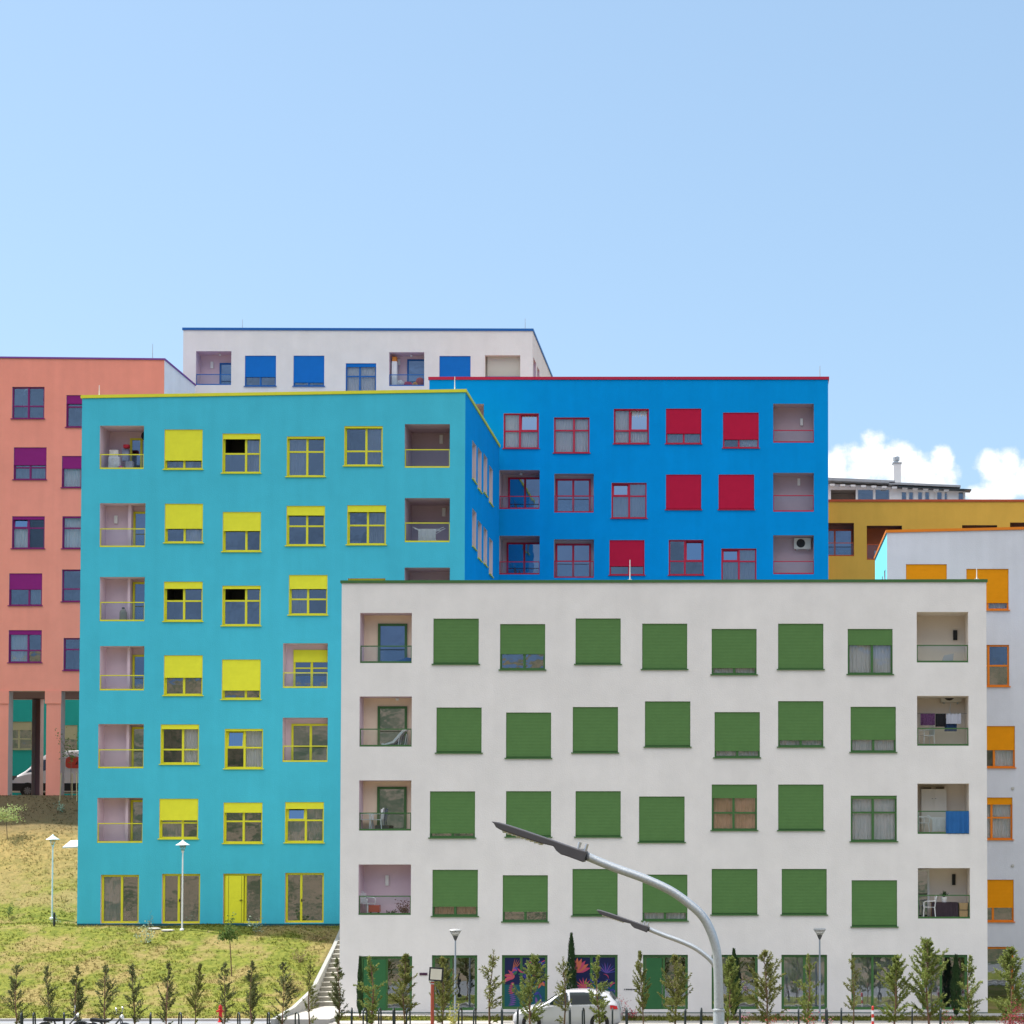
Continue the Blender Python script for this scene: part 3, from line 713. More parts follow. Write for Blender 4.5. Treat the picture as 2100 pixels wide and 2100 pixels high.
# coloured film murals stuck on two shop windows
def petal(mb, cx, cz, ang, L, w, y, m, bend=0.0):
    pts = []; n = 8
    for i in range(n + 1):
        t = i / n; a = ang + bend * t; pts.append((cx + math.cos(a) * L * t, cz + math.sin(a) * L * t, w * math.sin(math.pi * min(1, t * .92 + .06)), a))
    out = [(p[0] - math.sin(p[3]) * p[2], p[1] + math.cos(p[3]) * p[2]) for p in pts] + [(p[0] + math.sin(p[3]) * p[2], p[1] - math.cos(p[3]) * p[2]) for p in pts[::-1]]
    mb.quad([(q[0], y, q[1]) for q in out], m)
mural_m = [mat('film_' + n, tuple(q * .62 for q in c), .35) for n, c in (('navy', (.015, .025, .11)), ('pink', (.75, .10, .22)), ('coral', (.80, .22, .12)), ('violet', (.25, .12, .50)), ('indigo', (.07, .08, .42)), ('teal', (.01, .14, .18)), ('leaf', (.06, .22, .12)))]
for (x0, x1, seed) in ((1029, 1122.7, 3), (1173, 1266.6, 9)):
    r = Fb.rect(x0, x1, 1958.5, 2070); rr = random.Random(seed); mb = MB(); um = r[0] + (r[1] - r[0]) * .42
    Y = 72.07
    for (a, b) in ((r[0] + .1, um - .05), (um + .05, r[1] - .1)):
        zc = (r[2] + r[3]) / 2 - .1
        mb.quad(((a, Y + .004, zc), (b, Y + .004, zc), (b, Y + .004, r[3] - .1), (a, Y + .004, r[3] - .1)), 0)
        mb.quad(((a, Y + .004, r[2] + .1), (b, Y + .004, r[2] + .1), (b, Y + .004, zc), (a, Y + .004, zc)), 5)
        wd = b - a; k = 0
        def q(fx, fz): return a + wd * fx, r[2] + .1 + (r[3] - r[2] - .2) * fz
        left = a < (r[0] + r[1]) / 2 - .1
        if seed == 3 and left:
            cx, cz = q(.5, .56)
            for i in range(9): petal(mb, cx, cz, .9 + .26 * i, .26 + .06 * (i % 3), .05, Y - .0006 * i, 1 + (i % 3 == 1), .6)
            for i in range(12):
                zz = r[2] + .15 + i * .075; w_ = wd * (.26 - .012 * i); petal(mb, a + wd * (.5 + .08 * math.sin(i * .6)) - w_, zz, .15, w_ * 1.9, .024, Y - .007 - .0005 * i, 3 if i < 6 else 1)
            for i in range(4): petal(mb, cx, cz + .25, .9 + .16 * i, .55, .012, Y - .014 - .0004 * i, 2)
            cx, cz = q(.82, .72)
            for i in range(5): petal(mb, cx, cz, 1.9 + .5 * i, .2, .05, Y - .0165 - .0005 * i, (4, 3, 1, 4, 6)[i])
        elif seed == 3:
            for i in range(34): cx, cz = q(rr.random(), rr.random() ** .8); petal(mb, cx, cz, rr.random() * 6.28, rr.uniform(.15, .4), rr.uniform(.015, .06), Y - .0006 * i, rr.choice((4, 3, 1, 2, 5, 1, 6)), rr.uniform(-1, 1))
        elif left:
            cx, cz = q(.6, .40)
            for i in range(15): petal(mb, cx, cz, .42 * i, .36, .024, Y - .0006 * i, 2 if i % 3 == 0 else 1)
            cx, cz = q(.10, .70)
            for i in range(6): petal(mb, cx, cz, .3 + .3 * i, .55, .08, Y - .0095 - .0006 * i, (1, 2, 1, 2, 2, 1)[i])
            for i in range(8): cx, cz = q(rr.random(), rr.random() * .3); petal(mb, cx, cz, rr.random() * 3, .3, .03, Y - .0135 - .0005 * i, rr.choice((3, 4, 5)), .8)
        else:
            cx, cz = q(.6, .68)
            for i in range(9): petal(mb, cx, cz, .2 + .3 * i, .42, .018, Y - .0006 * i, 3 if i % 2 else 4)
            for i in range(26): cx, cz = q(rr.random(), rr.random() * .6); petal(mb, cx, cz, rr.random() * 6.28, rr.uniform(.15, .35), rr.uniform(.015, .05), Y - .006 - .0006 * i, rr.choice((4, 2, 1, 3, 6)), rr.uniform(-1.4, 1.4))
    mb.v = [(v[0], min(max(v[1], 72.0), 73), v[2]) for v in mb.v]
    mb.v = [(min(max(v[0], r[0] + .1), r[1] - .1), v[1], min(max(v[2], r[2] + .1), r[3] - .1)) for v in mb.v]
    mb.build('window_mural', mural_m, Fb.root)

# ---- turquoise block ------------------------------------------------------
Tb = Bld('apartment_block', 'turquoise apartment block with yellow window frames above the lawn', 82.4, 168.5, 954.5, 817, 804.5, 11.4, 2.3,
         S_teal, S_blue, cl=S_teal, crev=S_mauve, trimm=T_yel, capm=T_yel, cap=.13)
def tw(x0, x1, y0, y1, sh=0, **k): Tb.win(x0, x1, y0, y1, sh=sh, **dict(dict(rd=.2, ft=.085), **k))
tw(337, 415.4, 880.7, 962.2, .78, curt='gf'); tw(337.7, 416, 1032.9, 1113, .64); tw(335.9, 415.4, 1192.7, 1274, .18, tr=.48, openp=(0,)); tw(336, 415.4, 1343.8, 1426, .56)
tw(329.2, 408, 1485.6, 1567, .12, tr=.63, mu=.56, curt='wr'); tw(326.6, 406.3, 1638, 1720, .54, tr=.6, mu=.58)
tw(456, 534.3, 889, 970, .14, tr=.5, mu=.6, openp=(0,), curt='gr'); tw(456.6, 535, 1049.7, 1131, .48, mu=.6, tr=0); tw(455.6, 534.5, 1201, 1283, .08, tr=.37, mu=.6, openp=(0,))
tw(454.9, 534.5, 1352.4, 1434, .78, mu=.6, tr=0); tw(460.7, 539.2, 1494.7, 1576.2, .05, tr=.47, tilt=(0,), curt='wr'); tw(458.2, 538, 1645.8, 1729.4, .25, tr=.46)
tw(588, 666.3, 895, 977.3, .05, tr=.37, mu=.52); tw(587.3, 666.3, 1037.3, 1118.8, .24, tr=.5, mu=.52); tw(592.3, 671.5, 1179, 1261, .35, tr=.6, mu=.48)
tw(584.3, 664, 1644.8, 1728, .17, tr=.45, tilt=(0,), mu=.52); tw(705.9, 784.8, 873.7, 955.2, .05, tr=.62, mu=.56, curt='gr'); tw(711.8, 791.5, 1036, 1117, .17, tr=.5, mu=.52, curt='gr'); tw(713, 790, 1186, 1268, 0, tr=.5)
for (x0, x1, y0, y1, k) in ((206.3, 284.7, 1794, 1893.7, dict(mu=.53, curt='gl')), (331.8, 410.2, 1792, 1894, dict(mu=.42)), (457.5, 536.7, 1791.5, 1893.7, dict(mu=.56)), (584.3, 664, 1790, 1892.4, dict(mu=.4))):
    tw(x0, x1, y0, y1, 0, tr=0, sill=False, ft=.09, **k)
TB = {}
for nm, x0, x1, y0, y1, kw in (
        ('A1', 204.5, 295, 873, 962, dict(dp=1.3, rail=.34, door=(.70, 1, .30, 2))), ('A2', 204.5, 298, 1032, 1122, dict(dp=.8, pil=(.68, .75), rail=.42, door=(.75, 1, .2, 1), light=(.36, .62, .15, .35, wl_w))),
        ('A3', 204.5, 296.4, 1183.3, 1274, dict(dp=.8, pil=(.68, .74), rail=.43, door=(.75, 1, .12, 1))), ('A4', 204.5, 295.6, 1325, 1416, dict(dp=.8, pil=(.68, .74), rail=.34, door=(.75, 1, .2, 1))),
        ('A5', 201.4, 294.5, 1484.8, 1575.7, dict(dp=.8, pil=(.68, .74), rail=.42, door=(.75, 1, .07, 1))), ('A6', 199.3, 292.4, 1636.2, 1728.6, dict(dp=.8, pil=(.68, .74), rail=.43, door=(.75, 1, .05, 1))),
        ('F1', 830, 922.4, 869.8, 959.3, dict(dp=1.8, rail=.42, light=(.82, .68, .16, .4, wl_w))), ('F2', 830, 922.4, 1021.4, 1112, dict(dp=1.8, rail=.44, light=(.88, .67, .15, .38, wl_w))),
        ('F3', 829.5, 922.4, 1164, 1255, dict(dp=1.4, rail=.42)),
        ('D4', 580.2, 671.9, 1319.3, 1410.9, dict(dp=.6, rail=.34, door=(.24, 1, .15, 3), doorshut=.32, doorm=H_yel)), ('D5', 579.5, 671.9, 1471.9, 1562.7, dict(dp=.6, rail=.36, door=(.2, 1, .14, 2)))):
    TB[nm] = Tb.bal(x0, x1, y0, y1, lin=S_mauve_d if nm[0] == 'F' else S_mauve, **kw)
for (a, b, y0, y1, y2, y3) in ((968.3, 976.7, 904, 912, 983, 991), (979.8, 987.6, 918, 926, 1003, 1010), (991.6, 999, 930, 938, 1010, 1018), (1003, 1010.3, 955, 962, 1031, 1037),
                               (968.3, 976.7, 1043, 1050, 1121, 1128), (979.8, 987.6, 1067, 1074, 1145, 1151), (991.6, 999, 1080, 1087, 1156, 1162), (1003, 1010.3, 1102, 1109, 1177, 1184),
                               (968.3, 976.7, 1190, 1198, 1270, 1278), (991.6, 999, 1220, 1228, 1300, 1308)):
    Tb.side('r', a, b, y0, y1, y2, y3, rd=.28)
Tb.finish(H_yel)
Tb.rod(932.7, 772, 797, m=M_white); Tb.rod(203.5, 790, 812, m=M_white)
mb = MB(); r = Tb.rect(457.5, 536.7, 1791.5, 1893.7); w_ = r[1] - r[0]
mb.box(r[0] + .09, r[0] + w_ * .52, 82.44, 82.52, r[2] + .03, r[3] - .09)
mb.box(r[0] + .22, r[0] + .228, 82.43, 82.439, r[2] + .05, r[3] - .1, 1); mb.box(r[0] + w_ * .47, r[0] + w_ * .47 + .008, 82.43, 82.439, r[2] + .05, r[3] - .1, 1)
mb.box(r[0] + w_ * .43, r[0] + w_ * .5, 82.38, 82.43, r[2] + (r[3] - r[2]) * .46, r[2] + (r[3] - r[2]) * .46 + .03, 1)
mb.build('door_leaf', [H_yel, M_black], Tb.root)
for (x0, fx) in ((331.8, .43), (584.3, .41)):
    mb = MB(); r = Tb.rect(x0, x0 + 78.6, 1792, 1894); u = r[0] + (r[1] - r[0]) * fx; z = r[2] + (r[3] - r[2]) * .46
    mb.box(u, u + .11, 82.47, 82.5, z, z + .025); mb.box(u + .0, u + .03, 82.5, 82.528, z - .06, z + .08); mb.build('door_handle', M_black, Tb.root); mb = MB()
mb = MB(); mb.box(Tb.xl + .01, Tb.xr - .01, 82.385, 82.398, 2.4, 2.84); mb.build('plinth', mat('plinth_dark_teal', (.012, .09, .12), .8, var=.2), Tb.root)

# ---- azure block ----------------------------------------------------------
Bb = Bld('apartment_block', 'azure blue apartment block with red window frames and red coping', 94.5, 880.5, 1698.3, 779, 778.5, 9.5, 5.0,
         S_blue, S_blue, crev=S_mauve, trimm=T_red, capm=T_red, cap=.14)
def bw(x0, x1, y0, y1, sh=0, **k): Bb.win(x0, x1, y0, y1, sh=sh, **dict(dict(rd=.15), **k))
bw(1032.6, 1105, 847.5, 919.5, 0, tr=.5, mu=.46, tilt=(1,), curt='wf'); bw(1136, 1208.8, 855.9, 928.9, 0, tr=.36, mu=.56, curt='wf'); bw(1258.8, 1330.8, 838.3, 910, .04, tr=.62, mu=.45, tilt=(1,), curt='wf')
bw(1365.7, 1438.2, 837.8, 910, .71, tr=0); bw(1482.7, 1556, 846, 918.6, .76, tr=0, mu=.44)
bw(1254, 1326, 990, 1062.7, 0, tr=.37, tilt=(0,)); bw(1365.7, 1438, 973, 1045, .97); bw(1473.6, 1546.6, 973, 1045, .97)
bw(1249.8, 1321.7, 1107.5, 1179.4, .75, tr=0, mu=.56); bw(1371.4, 1443, 1107, 1179.4, 0, tr=.6, mu=.46, tilt=(1,)); bw(1479.3, 1551.3, 1124.8, 1197, 0, tr=.36, tilt=(0,))
lw_ = (.7, .52, .14, .36, wl_w)
BB = {}
for nm, x0, x1, y0, y1, kw in (
        ('Z1', 905, 992, 828.5, 908, dict(dp=1.2, rail=0)), ('A2', 1024, 1106.6, 964, 1043.8, dict(dp=1.2, rail=.33, door=(.22, 1, .2, 2), ceil_light=.5)), ('B2', 1136.7, 1217.5, 971.4, 1051, dict(dp=.55, rail=.43, door=(.04, .93, .14, 3))),
        ('A3', 1024, 1106.6, 1098.8, 1178, dict(dp=1.2, rail=.33, door=(.18, 1, .18, 2))), ('B3', 1136, 1218, 1106, 1185, dict(dp=.55, rail=.43, door=(.04, .93, .12, 3))),
        ('F1', 1585.7, 1669, 828, 907.7, dict(dp=.9, rail=.32, light=lw_)), ('F2', 1585.7, 1669, 969.8, 1049.3, dict(dp=.9, rail=.42, light=(.63, .76, .14, .36, wl_w))), ('F3', 1585.7, 1669, 1097.7, 1177.4, dict(dp=.9, rail=.33))):
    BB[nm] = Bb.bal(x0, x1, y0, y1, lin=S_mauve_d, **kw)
Bb.finish(H_red)
Bb.rod(1681.5, 750, 772)

# ---- salmon block on pillars ----------------------------------------------
Sb = Bld('apartment_block', 'salmon pink apartment block on pillars with magenta window frames, far left', 98, -750, 337.2, 726.5, 738.3, 5.5, 8.7,  # block lengthened out of view at left so its shadow covers the bank
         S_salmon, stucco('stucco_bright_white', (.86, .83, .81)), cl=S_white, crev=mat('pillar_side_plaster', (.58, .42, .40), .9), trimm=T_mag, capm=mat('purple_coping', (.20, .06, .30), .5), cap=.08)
def sw(x0, x1, y0, y1, sh=0, **k): Sb.win(x0, x1, y0, y1, sh=sh, **dict(dict(rd=.14), **k))
sw(24.6, 91, 793.2, 858.7, 0, tr=.6); sw(135.9, 201.9, 810.3, 876, .27, tr=.36); sw(242.7, 309.3, 809.5, 875, .05); sw(28, 95.2, 917.4, 983.7, .55, tr=.62); sw(126.8, 192.8, 935, 1000, .4, tr=0, mu=.6, curt='wl')
sw(24.6, 91.4, 1058.7, 1125, .1, tr=.36, tilt=(0,), curt='wl'); sw(127.6, 194, 1058.7, 1125, .05, tr=.36, mu=.6, curt='wl')
sw(18.6, 86.2, 1175.8, 1241.8, .5, tr=0, mu=.6); sw(126.8, 193.6, 1167.8, 1234, 0, tr=.6, mu=.6); sw(17.6, 85.4, 1292.3, 1358.8, .14, tr=.62, mu=.58); sw(130, 197, 1308.3, 1375, 0, tr=.35, mu=.55)
for k in range(1, 6):
    for j, yy in enumerate((800, 925, 1062, 1175, 1300)):
        x = 24 - 118 * k - 9 * ((j * 3 + k) % 4); sw(x, x + 67, yy, yy + 66, (0, .5, .1, .4, 0, .2)[(j * 2 + k) % 6], tr=.5)
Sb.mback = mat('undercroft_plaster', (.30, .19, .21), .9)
for (x0, x1) in ((-700, -600), (-580, -480), (-460, -360), (-340, -240), (-220, -135), (-115, -15), (16.8, 94.5), (124.2, 200), (232, 310)):
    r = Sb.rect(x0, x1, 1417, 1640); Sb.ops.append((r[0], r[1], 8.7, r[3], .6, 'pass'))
zsof = Sb.rect(16.8, 94.5, 1417, 1640)[3]
bo = []; zbk = W(40, 1435, 103.5).z
for (xa, xb) in ((-60, -51), (-50, -46), (-45.2, -38.85), (-38.4, -33.6), (-32.9, -30.6)): bo.append((xa, xb, 8.7, zbk, .5, 'pass'))
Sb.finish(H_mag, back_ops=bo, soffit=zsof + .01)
Sb.rod(313, 705, 736)
# thickened pillar heads: the lower shafts step in
mb = MB()
for (pa, pb_) in ((-17, 18.2), (93, 127)):
    a, b = W(pa, 1443, 98), W(pb_, 1443, 98); mb.box(a.x + .01, b.x - .01, 97.94, 97.995, a.z, zsof + 2.2) if False else None
for (pa, pb_) in ((-15, 16.8), (94.5, 124.2)):
    a, b = W(pa, 1443, 98), W(pb_, 1443, 98); mb.box(a.x - .05, b.x + .05, 97.95, 97.997, a.z, zsof - .002); mb.build('pillar_head', S_salmon, Sb.root); mb = MB()
mb = MB(); a = W(19, 733, 101); mb.lathe([(.9, -.3), (.9, .1), (.7, .35), (.35, .5), (.05, .55)], (a.x, 101, Sb.ztop(a.x)), 16); mb.build('roof_vent', M_conc, Sb.root, smooth=True)

# ---- white block with blue shutters at the back ---------------------------
Kb = Bld('apartment_block', 'white apartment block with blue shutters and blue coping, highest at the back', 105, 376, 1092.3, 677, 679, 10.6, 8.7,
         S_white, S_white, crev=S_mauve, trimm=T_blue, capm=T_blue, cap=.13)
def kw_(x0, x1, y0, y1, sh=0, **k): Kb.win(x0, x1, y0, y1, sh=sh, **dict(dict(rd=.12), **k))
kw_(502.2, 566, 729.3, 792, .7, tr=0); kw_(601.8, 665, 729.3, 792, .88, tr=0); kw_(709, 771.3, 745, 808, .12, tr=.42, mu=.46, curt='wf'); kw_(901, 965, 730, 793, .97)
KB = {}
KB['A'] = Kb.bal(401.8, 474.2, 720.2, 789.6, dp=.9, rail=.32, lin=S_mauve, door=(.68, 1, .36, 1), light=(.46, .58, .16, .38, wl_w), ceil_light=.6)
KB['E'] = Kb.bal(798, 870, 722.3, 791.6, dp=.9, rail=.34, lin=S_mauve, door=(.52, 1, .22, 1), light=(.28, .7, .14, .34, wl_w), ceil_light=.58)
KB['G'] = Kb.bal(994.4, 1066.8, 728.5, 797, dp=.5, rail=.36, lin=S_rec_w)
Kb.side('r', 1093.8, 1099.4, 735, 742, 780, 790, rd=.3); Kb.side('r', 1101.8, 1106.2, 753, 758, 800, 808, rd=.3)
Kb.finish(H_blue)
Kb.rod(1077, 653, 674); Kb.rod(497, 655, 673)
r = KB['G']; mb = MB(); mb.box(r[0] + .1, r[1] - .02, 105.3, 105.33, r[2] + .5, r[3] - .01); mb.build('awning', mat('awning_cloth', (.55, .52, .45), .9), Kb.root)

# ---- ochre block -----------------------------------------------------------
Yb = Bld('apartment_block', 'ochre yellow apartment block with red coping behind the azure block', 105, 1625, 2300, 1029, 1029, 14, 5.0,
         S_ochre, S_ochre, crev=mat('recess_dark_plaster', (.24, .12, .10), .9), trimm=T_rust, capm=T_rust, cap=.12)
Yb.bal(1670, 1751.3, 1072.4, 1140.4, dp=.8, rail=.4, door=(.06, .97, .2, 2)); YB = Yb.bal(1777.6, 1849.8, 1078, 1148, dp=.9, rail=.45, backm=S_brick); Yb.bal(1973, 2045, 1077, 1146, dp=.9, rail=.4); Yb.bal(2071.5, 2144, 1071.6, 1141, dp=.9, rail=.4)
Yb.finish(H_or)

# ---- white block with orange shutters at the right ---------------------------
Ob = Bld('apartment_block', 'white apartment block with orange shutters at the right edge', 79, 1818.9, 2330, 1092.6, 1081, 7.3, -0.3,
         S_grey, S_grey, cl=S_cyan, crev=S_grey, trimm=T_or, capm=T_or, cap=.11)
def ow(x0, x1, y0, y1, sh=0, **k): Ob.win(x0, x1, y0, y1, sh=sh, **dict(dict(rd=.12), **k))
ow(1858, 1941.8, 1157, 1241, .9); ow(1981.9, 2068.5, 1166.5, 1251, .83, tr=0, curt='wf'); ow(1985, 2069.7, 1322.3, 1407.7, 0, tr=.5); ow(1996, 2081.4, 1488.8, 1574.2, .58, tr=0, curt='wr')
ow(1991, 2076.5, 1635.5, 1721.6, .17, tr=.48, curt='wf'); ow(1994, 2079, 1804, 1890, .67, tr=0); ow(1994, 2079, 1941.6, 2068, 0, tr=0, sill=False, mu=.28, ft=.09)
Ob.side('l', 1808.5, 1810.5, 1184, 1180, 1262, 1258, rd=.3); Ob.side('l', 1813, 1816, 1172, 1166, 1250, 1245, rd=.3)
Ob.finish(H_or)
mb = MB()
for (px, py) in ((2076.7, 1616.9), (2076.5, 1775.3)):
    a = W(px, py, 79); mb.lathe([(.07, .0), (.07, -.03), (.04, -.04)], (a.x, 78.998, a.z), 12, axis='y')
mb.build('wall_vent', M_conc, Ob.root, smooth=False)

# ---- jade block seen under the salmon one ----------------------------------
Jb = Bld('apartment_block', 'jade green block with beige windows seen between the salmon pillars', 113, -180, 250, 1250, 1250, 10, 8.9,
         S_jade, S_jade, crev=S_jade, trimm=T_beige, capm=T_beige, cap=.1)
Jb.win(4, 66, 1480, 1537, sh=.3, tr=.62, mu=.55, rd=.12); Jb.win(98, 158.5, 1487, 1540, sh=.55, tr=0, mu=.5, rd=.12)
Jb.finish(H_beige)

# ---- roof-top pavilion with chimney ------------------------------------------
d = 113.0; zr = Yb.ztr - .01
pv = thing('rooftop_pavilion', (8.5, d, zr), 'low white roof-top pavilion with dark eaves and glazed front on the ochre block', 'pavilion')
x0, x1 = W(1660, 1000, d).x, W(1978, 1000, d).x
M_pw = mat('pavilion_white', (.68, .67, .66), .7, var=.05); M_tin = mat('grey_sheet_roof', (.30, .32, .34), .5, var=.1)
zL, zR = W(1700, 992, d).z, W(1978, 1004, d).z
def zroof(x): return zL + (zR - zL) * (x - W(1700, 992, d).x) / (x1 - W(1700, 992, d).x)
ops = []
for (pa, pb_) in ((1704, 1755), (1758, 1792), (1794, 1825), (1848, 1860), (1863, 1874), (1881.5, 1892.5), (1896, 1907), (1915, 1918.5), (1920.5, 1933), (1936, 1943.5), (1964.5, 1977)):
    ops.append((W(pa, 1010, d).x, W(pb_, 1010, d).x, zr + .2, W(pa, 1009 if pa > 1840 else 1004, d).z - (0.0), .12, True))
mb = MB(); wall_grid(mb, Frame((0, d, 0), (1, 0, 0), (0, 1, 0)), x0, x1 + .05, zr - .3, lambda u: zroof(u) - .02, ops, 0, 0, 1)
mb.box(x0, x1, d + 1.6, d + 4, zr - .3, zR - .1); mb.quad(((x1 + .05, d, zr), (x1 + .05, d + 4, zr), (x1 + .05, d + 4, zR), (x1 + .05, d, zR)))
mb.build('wall', [M_pw, mat('pavilion_inside', (.30, .26, .23), .9)], pv)
for (a, b, c, e, _, _2) in ops[1:]:
    mb = MB(); mb.quad(((a, d + .08, c), (b, d + .08, c), (b, d + .08, e), (a, d + .08, e))); wp = mb.build('window', M_pane, pv)
    mb = MB(); mb.box(a, a + .05, d + .05, d + .11, c, e); mb.box(b - .05, b, d + .05, d + .11, c, e); mb.build('window_frame', M_pw, wp)
mb = MB()
for (a, b, th, m) in ((x0, W(1834, 1000, d).x, .16, 0), (W(1822, 1000, d).x, W(1968, 1000, d).x, .12, 0)):
    n0 = len(mb.v); mb.box(a, b, d - .55, d + 4.2, 0, 1)
    for i in range(n0, n0 + 8):
        x, y, z = mb.v[i]; mb.v[i] = (x, y, zroof(x) + (th if z > .5 else 0) + (.03 if a > x0 else .1) - (y - d) * .0)
mb.build('roof', M_tin, pv)
mb = MB(); n0 = len(mb.v); mb.box(W(1840, 1000, d).x, W(1990, 1000, d).x, d - .5, d + .3, 0, 1)
for i in range(n0, n0 + 8):
    x, y, z = mb.v[i]; mb.v[i] = (x, y, zroof(x) - .32 + (.07 if z > .5 else 0) + .2)
mb.build('eave', M_dark, pv)
mb = MB()
for i in range(12):
    x = x0 + 1.2 + i * .62; z = zroof(x) - .1
    mb.box(x, x + .3, d - .42, d - .01, z - .09, z + .02)
mb.build('rafter_end', M_pw, pv)
mb = MB(); a = W(1832, 995, d + 1); b = W(1847, 952, d + 1)
mb.box(a.x, b.x, d + .7, d + 1.2, zr, b.z); mb.box(a.x - .06, b.x + .05, d + .64, d + 1.26, b.z, b.z + .05, 1)
mb.lathe([(.13, 0), (.13, .12), (.2, .16), (.21, .35), (.13, .42), (.05, .44)], ((a.x + b.x) / 2 - .05, d + .95, b.z + .05), 12, 2)
mb.build('chimney', [M_pw, M_tin, M_galv], pv)

# ---- concrete stairs with kerb wall between lawn and white block --------------
st = thing('outdoor_stairs', (-16.3, 75.3, -.13), 'concrete garden stairs climbing beside the white block', 'stairs')
mb = MB(); NS = 17; y0, y1, z0, z1 = 75.2, 80.6, -.13, 2.78
for i in range(NS):
    ya = y0 + (y1 - y0) * i / NS; zb_ = z0 + (z1 - z0) * (i + 1) / NS
    mb.box(-17.06, -15.36, ya, 82.35 if i == NS - 1 else ya + (y1 - y0) / NS + .02, zb_ - .172, zb_ - .03); mb.box(-17.06, -15.36, ya - .03, (82.34 if i == NS - 1 else ya + (y1 - y0) / NS), zb_ - .03, zb_, 1)
    mb.box(-17.06, -15.36, ya + .02, 82.3, z0 - .3, zb_ - .173)
mb.build('steps', [mat('stair_riser', (.26, .25, .21), .9, var=.15), mat('stair_tread', (.52, .50, .44), .9, var=.1)], st)
mb = MB()
path = [(68.9, -.2), (72, -.02), (75.1, .42), (77, 1.15), (79, 1.92), (80.4, 2.55), (81.0, 2.9), (82.3, 2.95)]
for (ya, za), (yb, zb_) in zip(path, path[1:]):
    k = len(mb.v)
    for x in (-17.22, -17.07):
        for (y, z) in ((ya, -.45), (yb, -.45), (yb, zb_ + .12), (ya, za + .12)): mb.v.append((x, y, z))
    for f in ((0, 1, 2, 3), (4, 7, 6, 5), (3, 2, 6, 7), (0, 3, 7, 4), (1, 5, 6, 2)): mb.f.append(tuple(k + i for i in f)); mb.m.append(0)
mb.build('kerb_wall', mat('kerb_wall_concrete', (.33, .335, .32), .85, var=.08, vscale=2), st)
# ================================================================== VEGETATION
def leaf_mat(name, c1, c2, tr=.35):
    if name in MATS: return MATS[name]
    m = mat(name, c1, .7, var=.0, vscale=6, col2=c2, spec=.25, trans=tr)
    return m
L_con = leaf_mat('conifer_leaf', (.11, .135, .035), (.27, .27, .085)); L_con2 = leaf_mat('conifer_leaf_backlit', (.065, .085, .032), (.17, .185, .08))  # right trees' sunlit tone and left trees' backlit shade put into these colours
L_con3 = leaf_mat('conifer_leaf_fresh', (.12, .17, .04), (.30, .34, .10))
L_cyp = leaf_mat('cypress_leaf', (.020, .050, .018), (.05, .10, .03), .2)
L_broad = leaf_mat('broad_leaf', (.06, .12, .03), (.16, .24, .06)); L_pale = leaf_mat('pale_leaf', (.30, .36, .12), (.50, .55, .24)); L_silver = leaf_mat('silver_leaf', (.25, .34, .24), (.45, .55, .42))
L_red = leaf_mat('red_leaf', (.16, .02, .03), (.36, .08, .09)); M_petal = mat('pink_petal', (.62, .12, .22), .6, col2=(.8, .45, .5), vscale=9); M_petalr = mat('red_petal', (.5, .03, .06), .6)
L_yel = leaf_mat('yellow_leaf', (.42, .42, .08), (.65, .62, .20))
M_bark = mat('bark', (.15, .095, .06), .9, var=.25, vscale=12); M_stem = mat('reddish_bark', (.22, .12, .085), .9, var=.2, vscale=12)

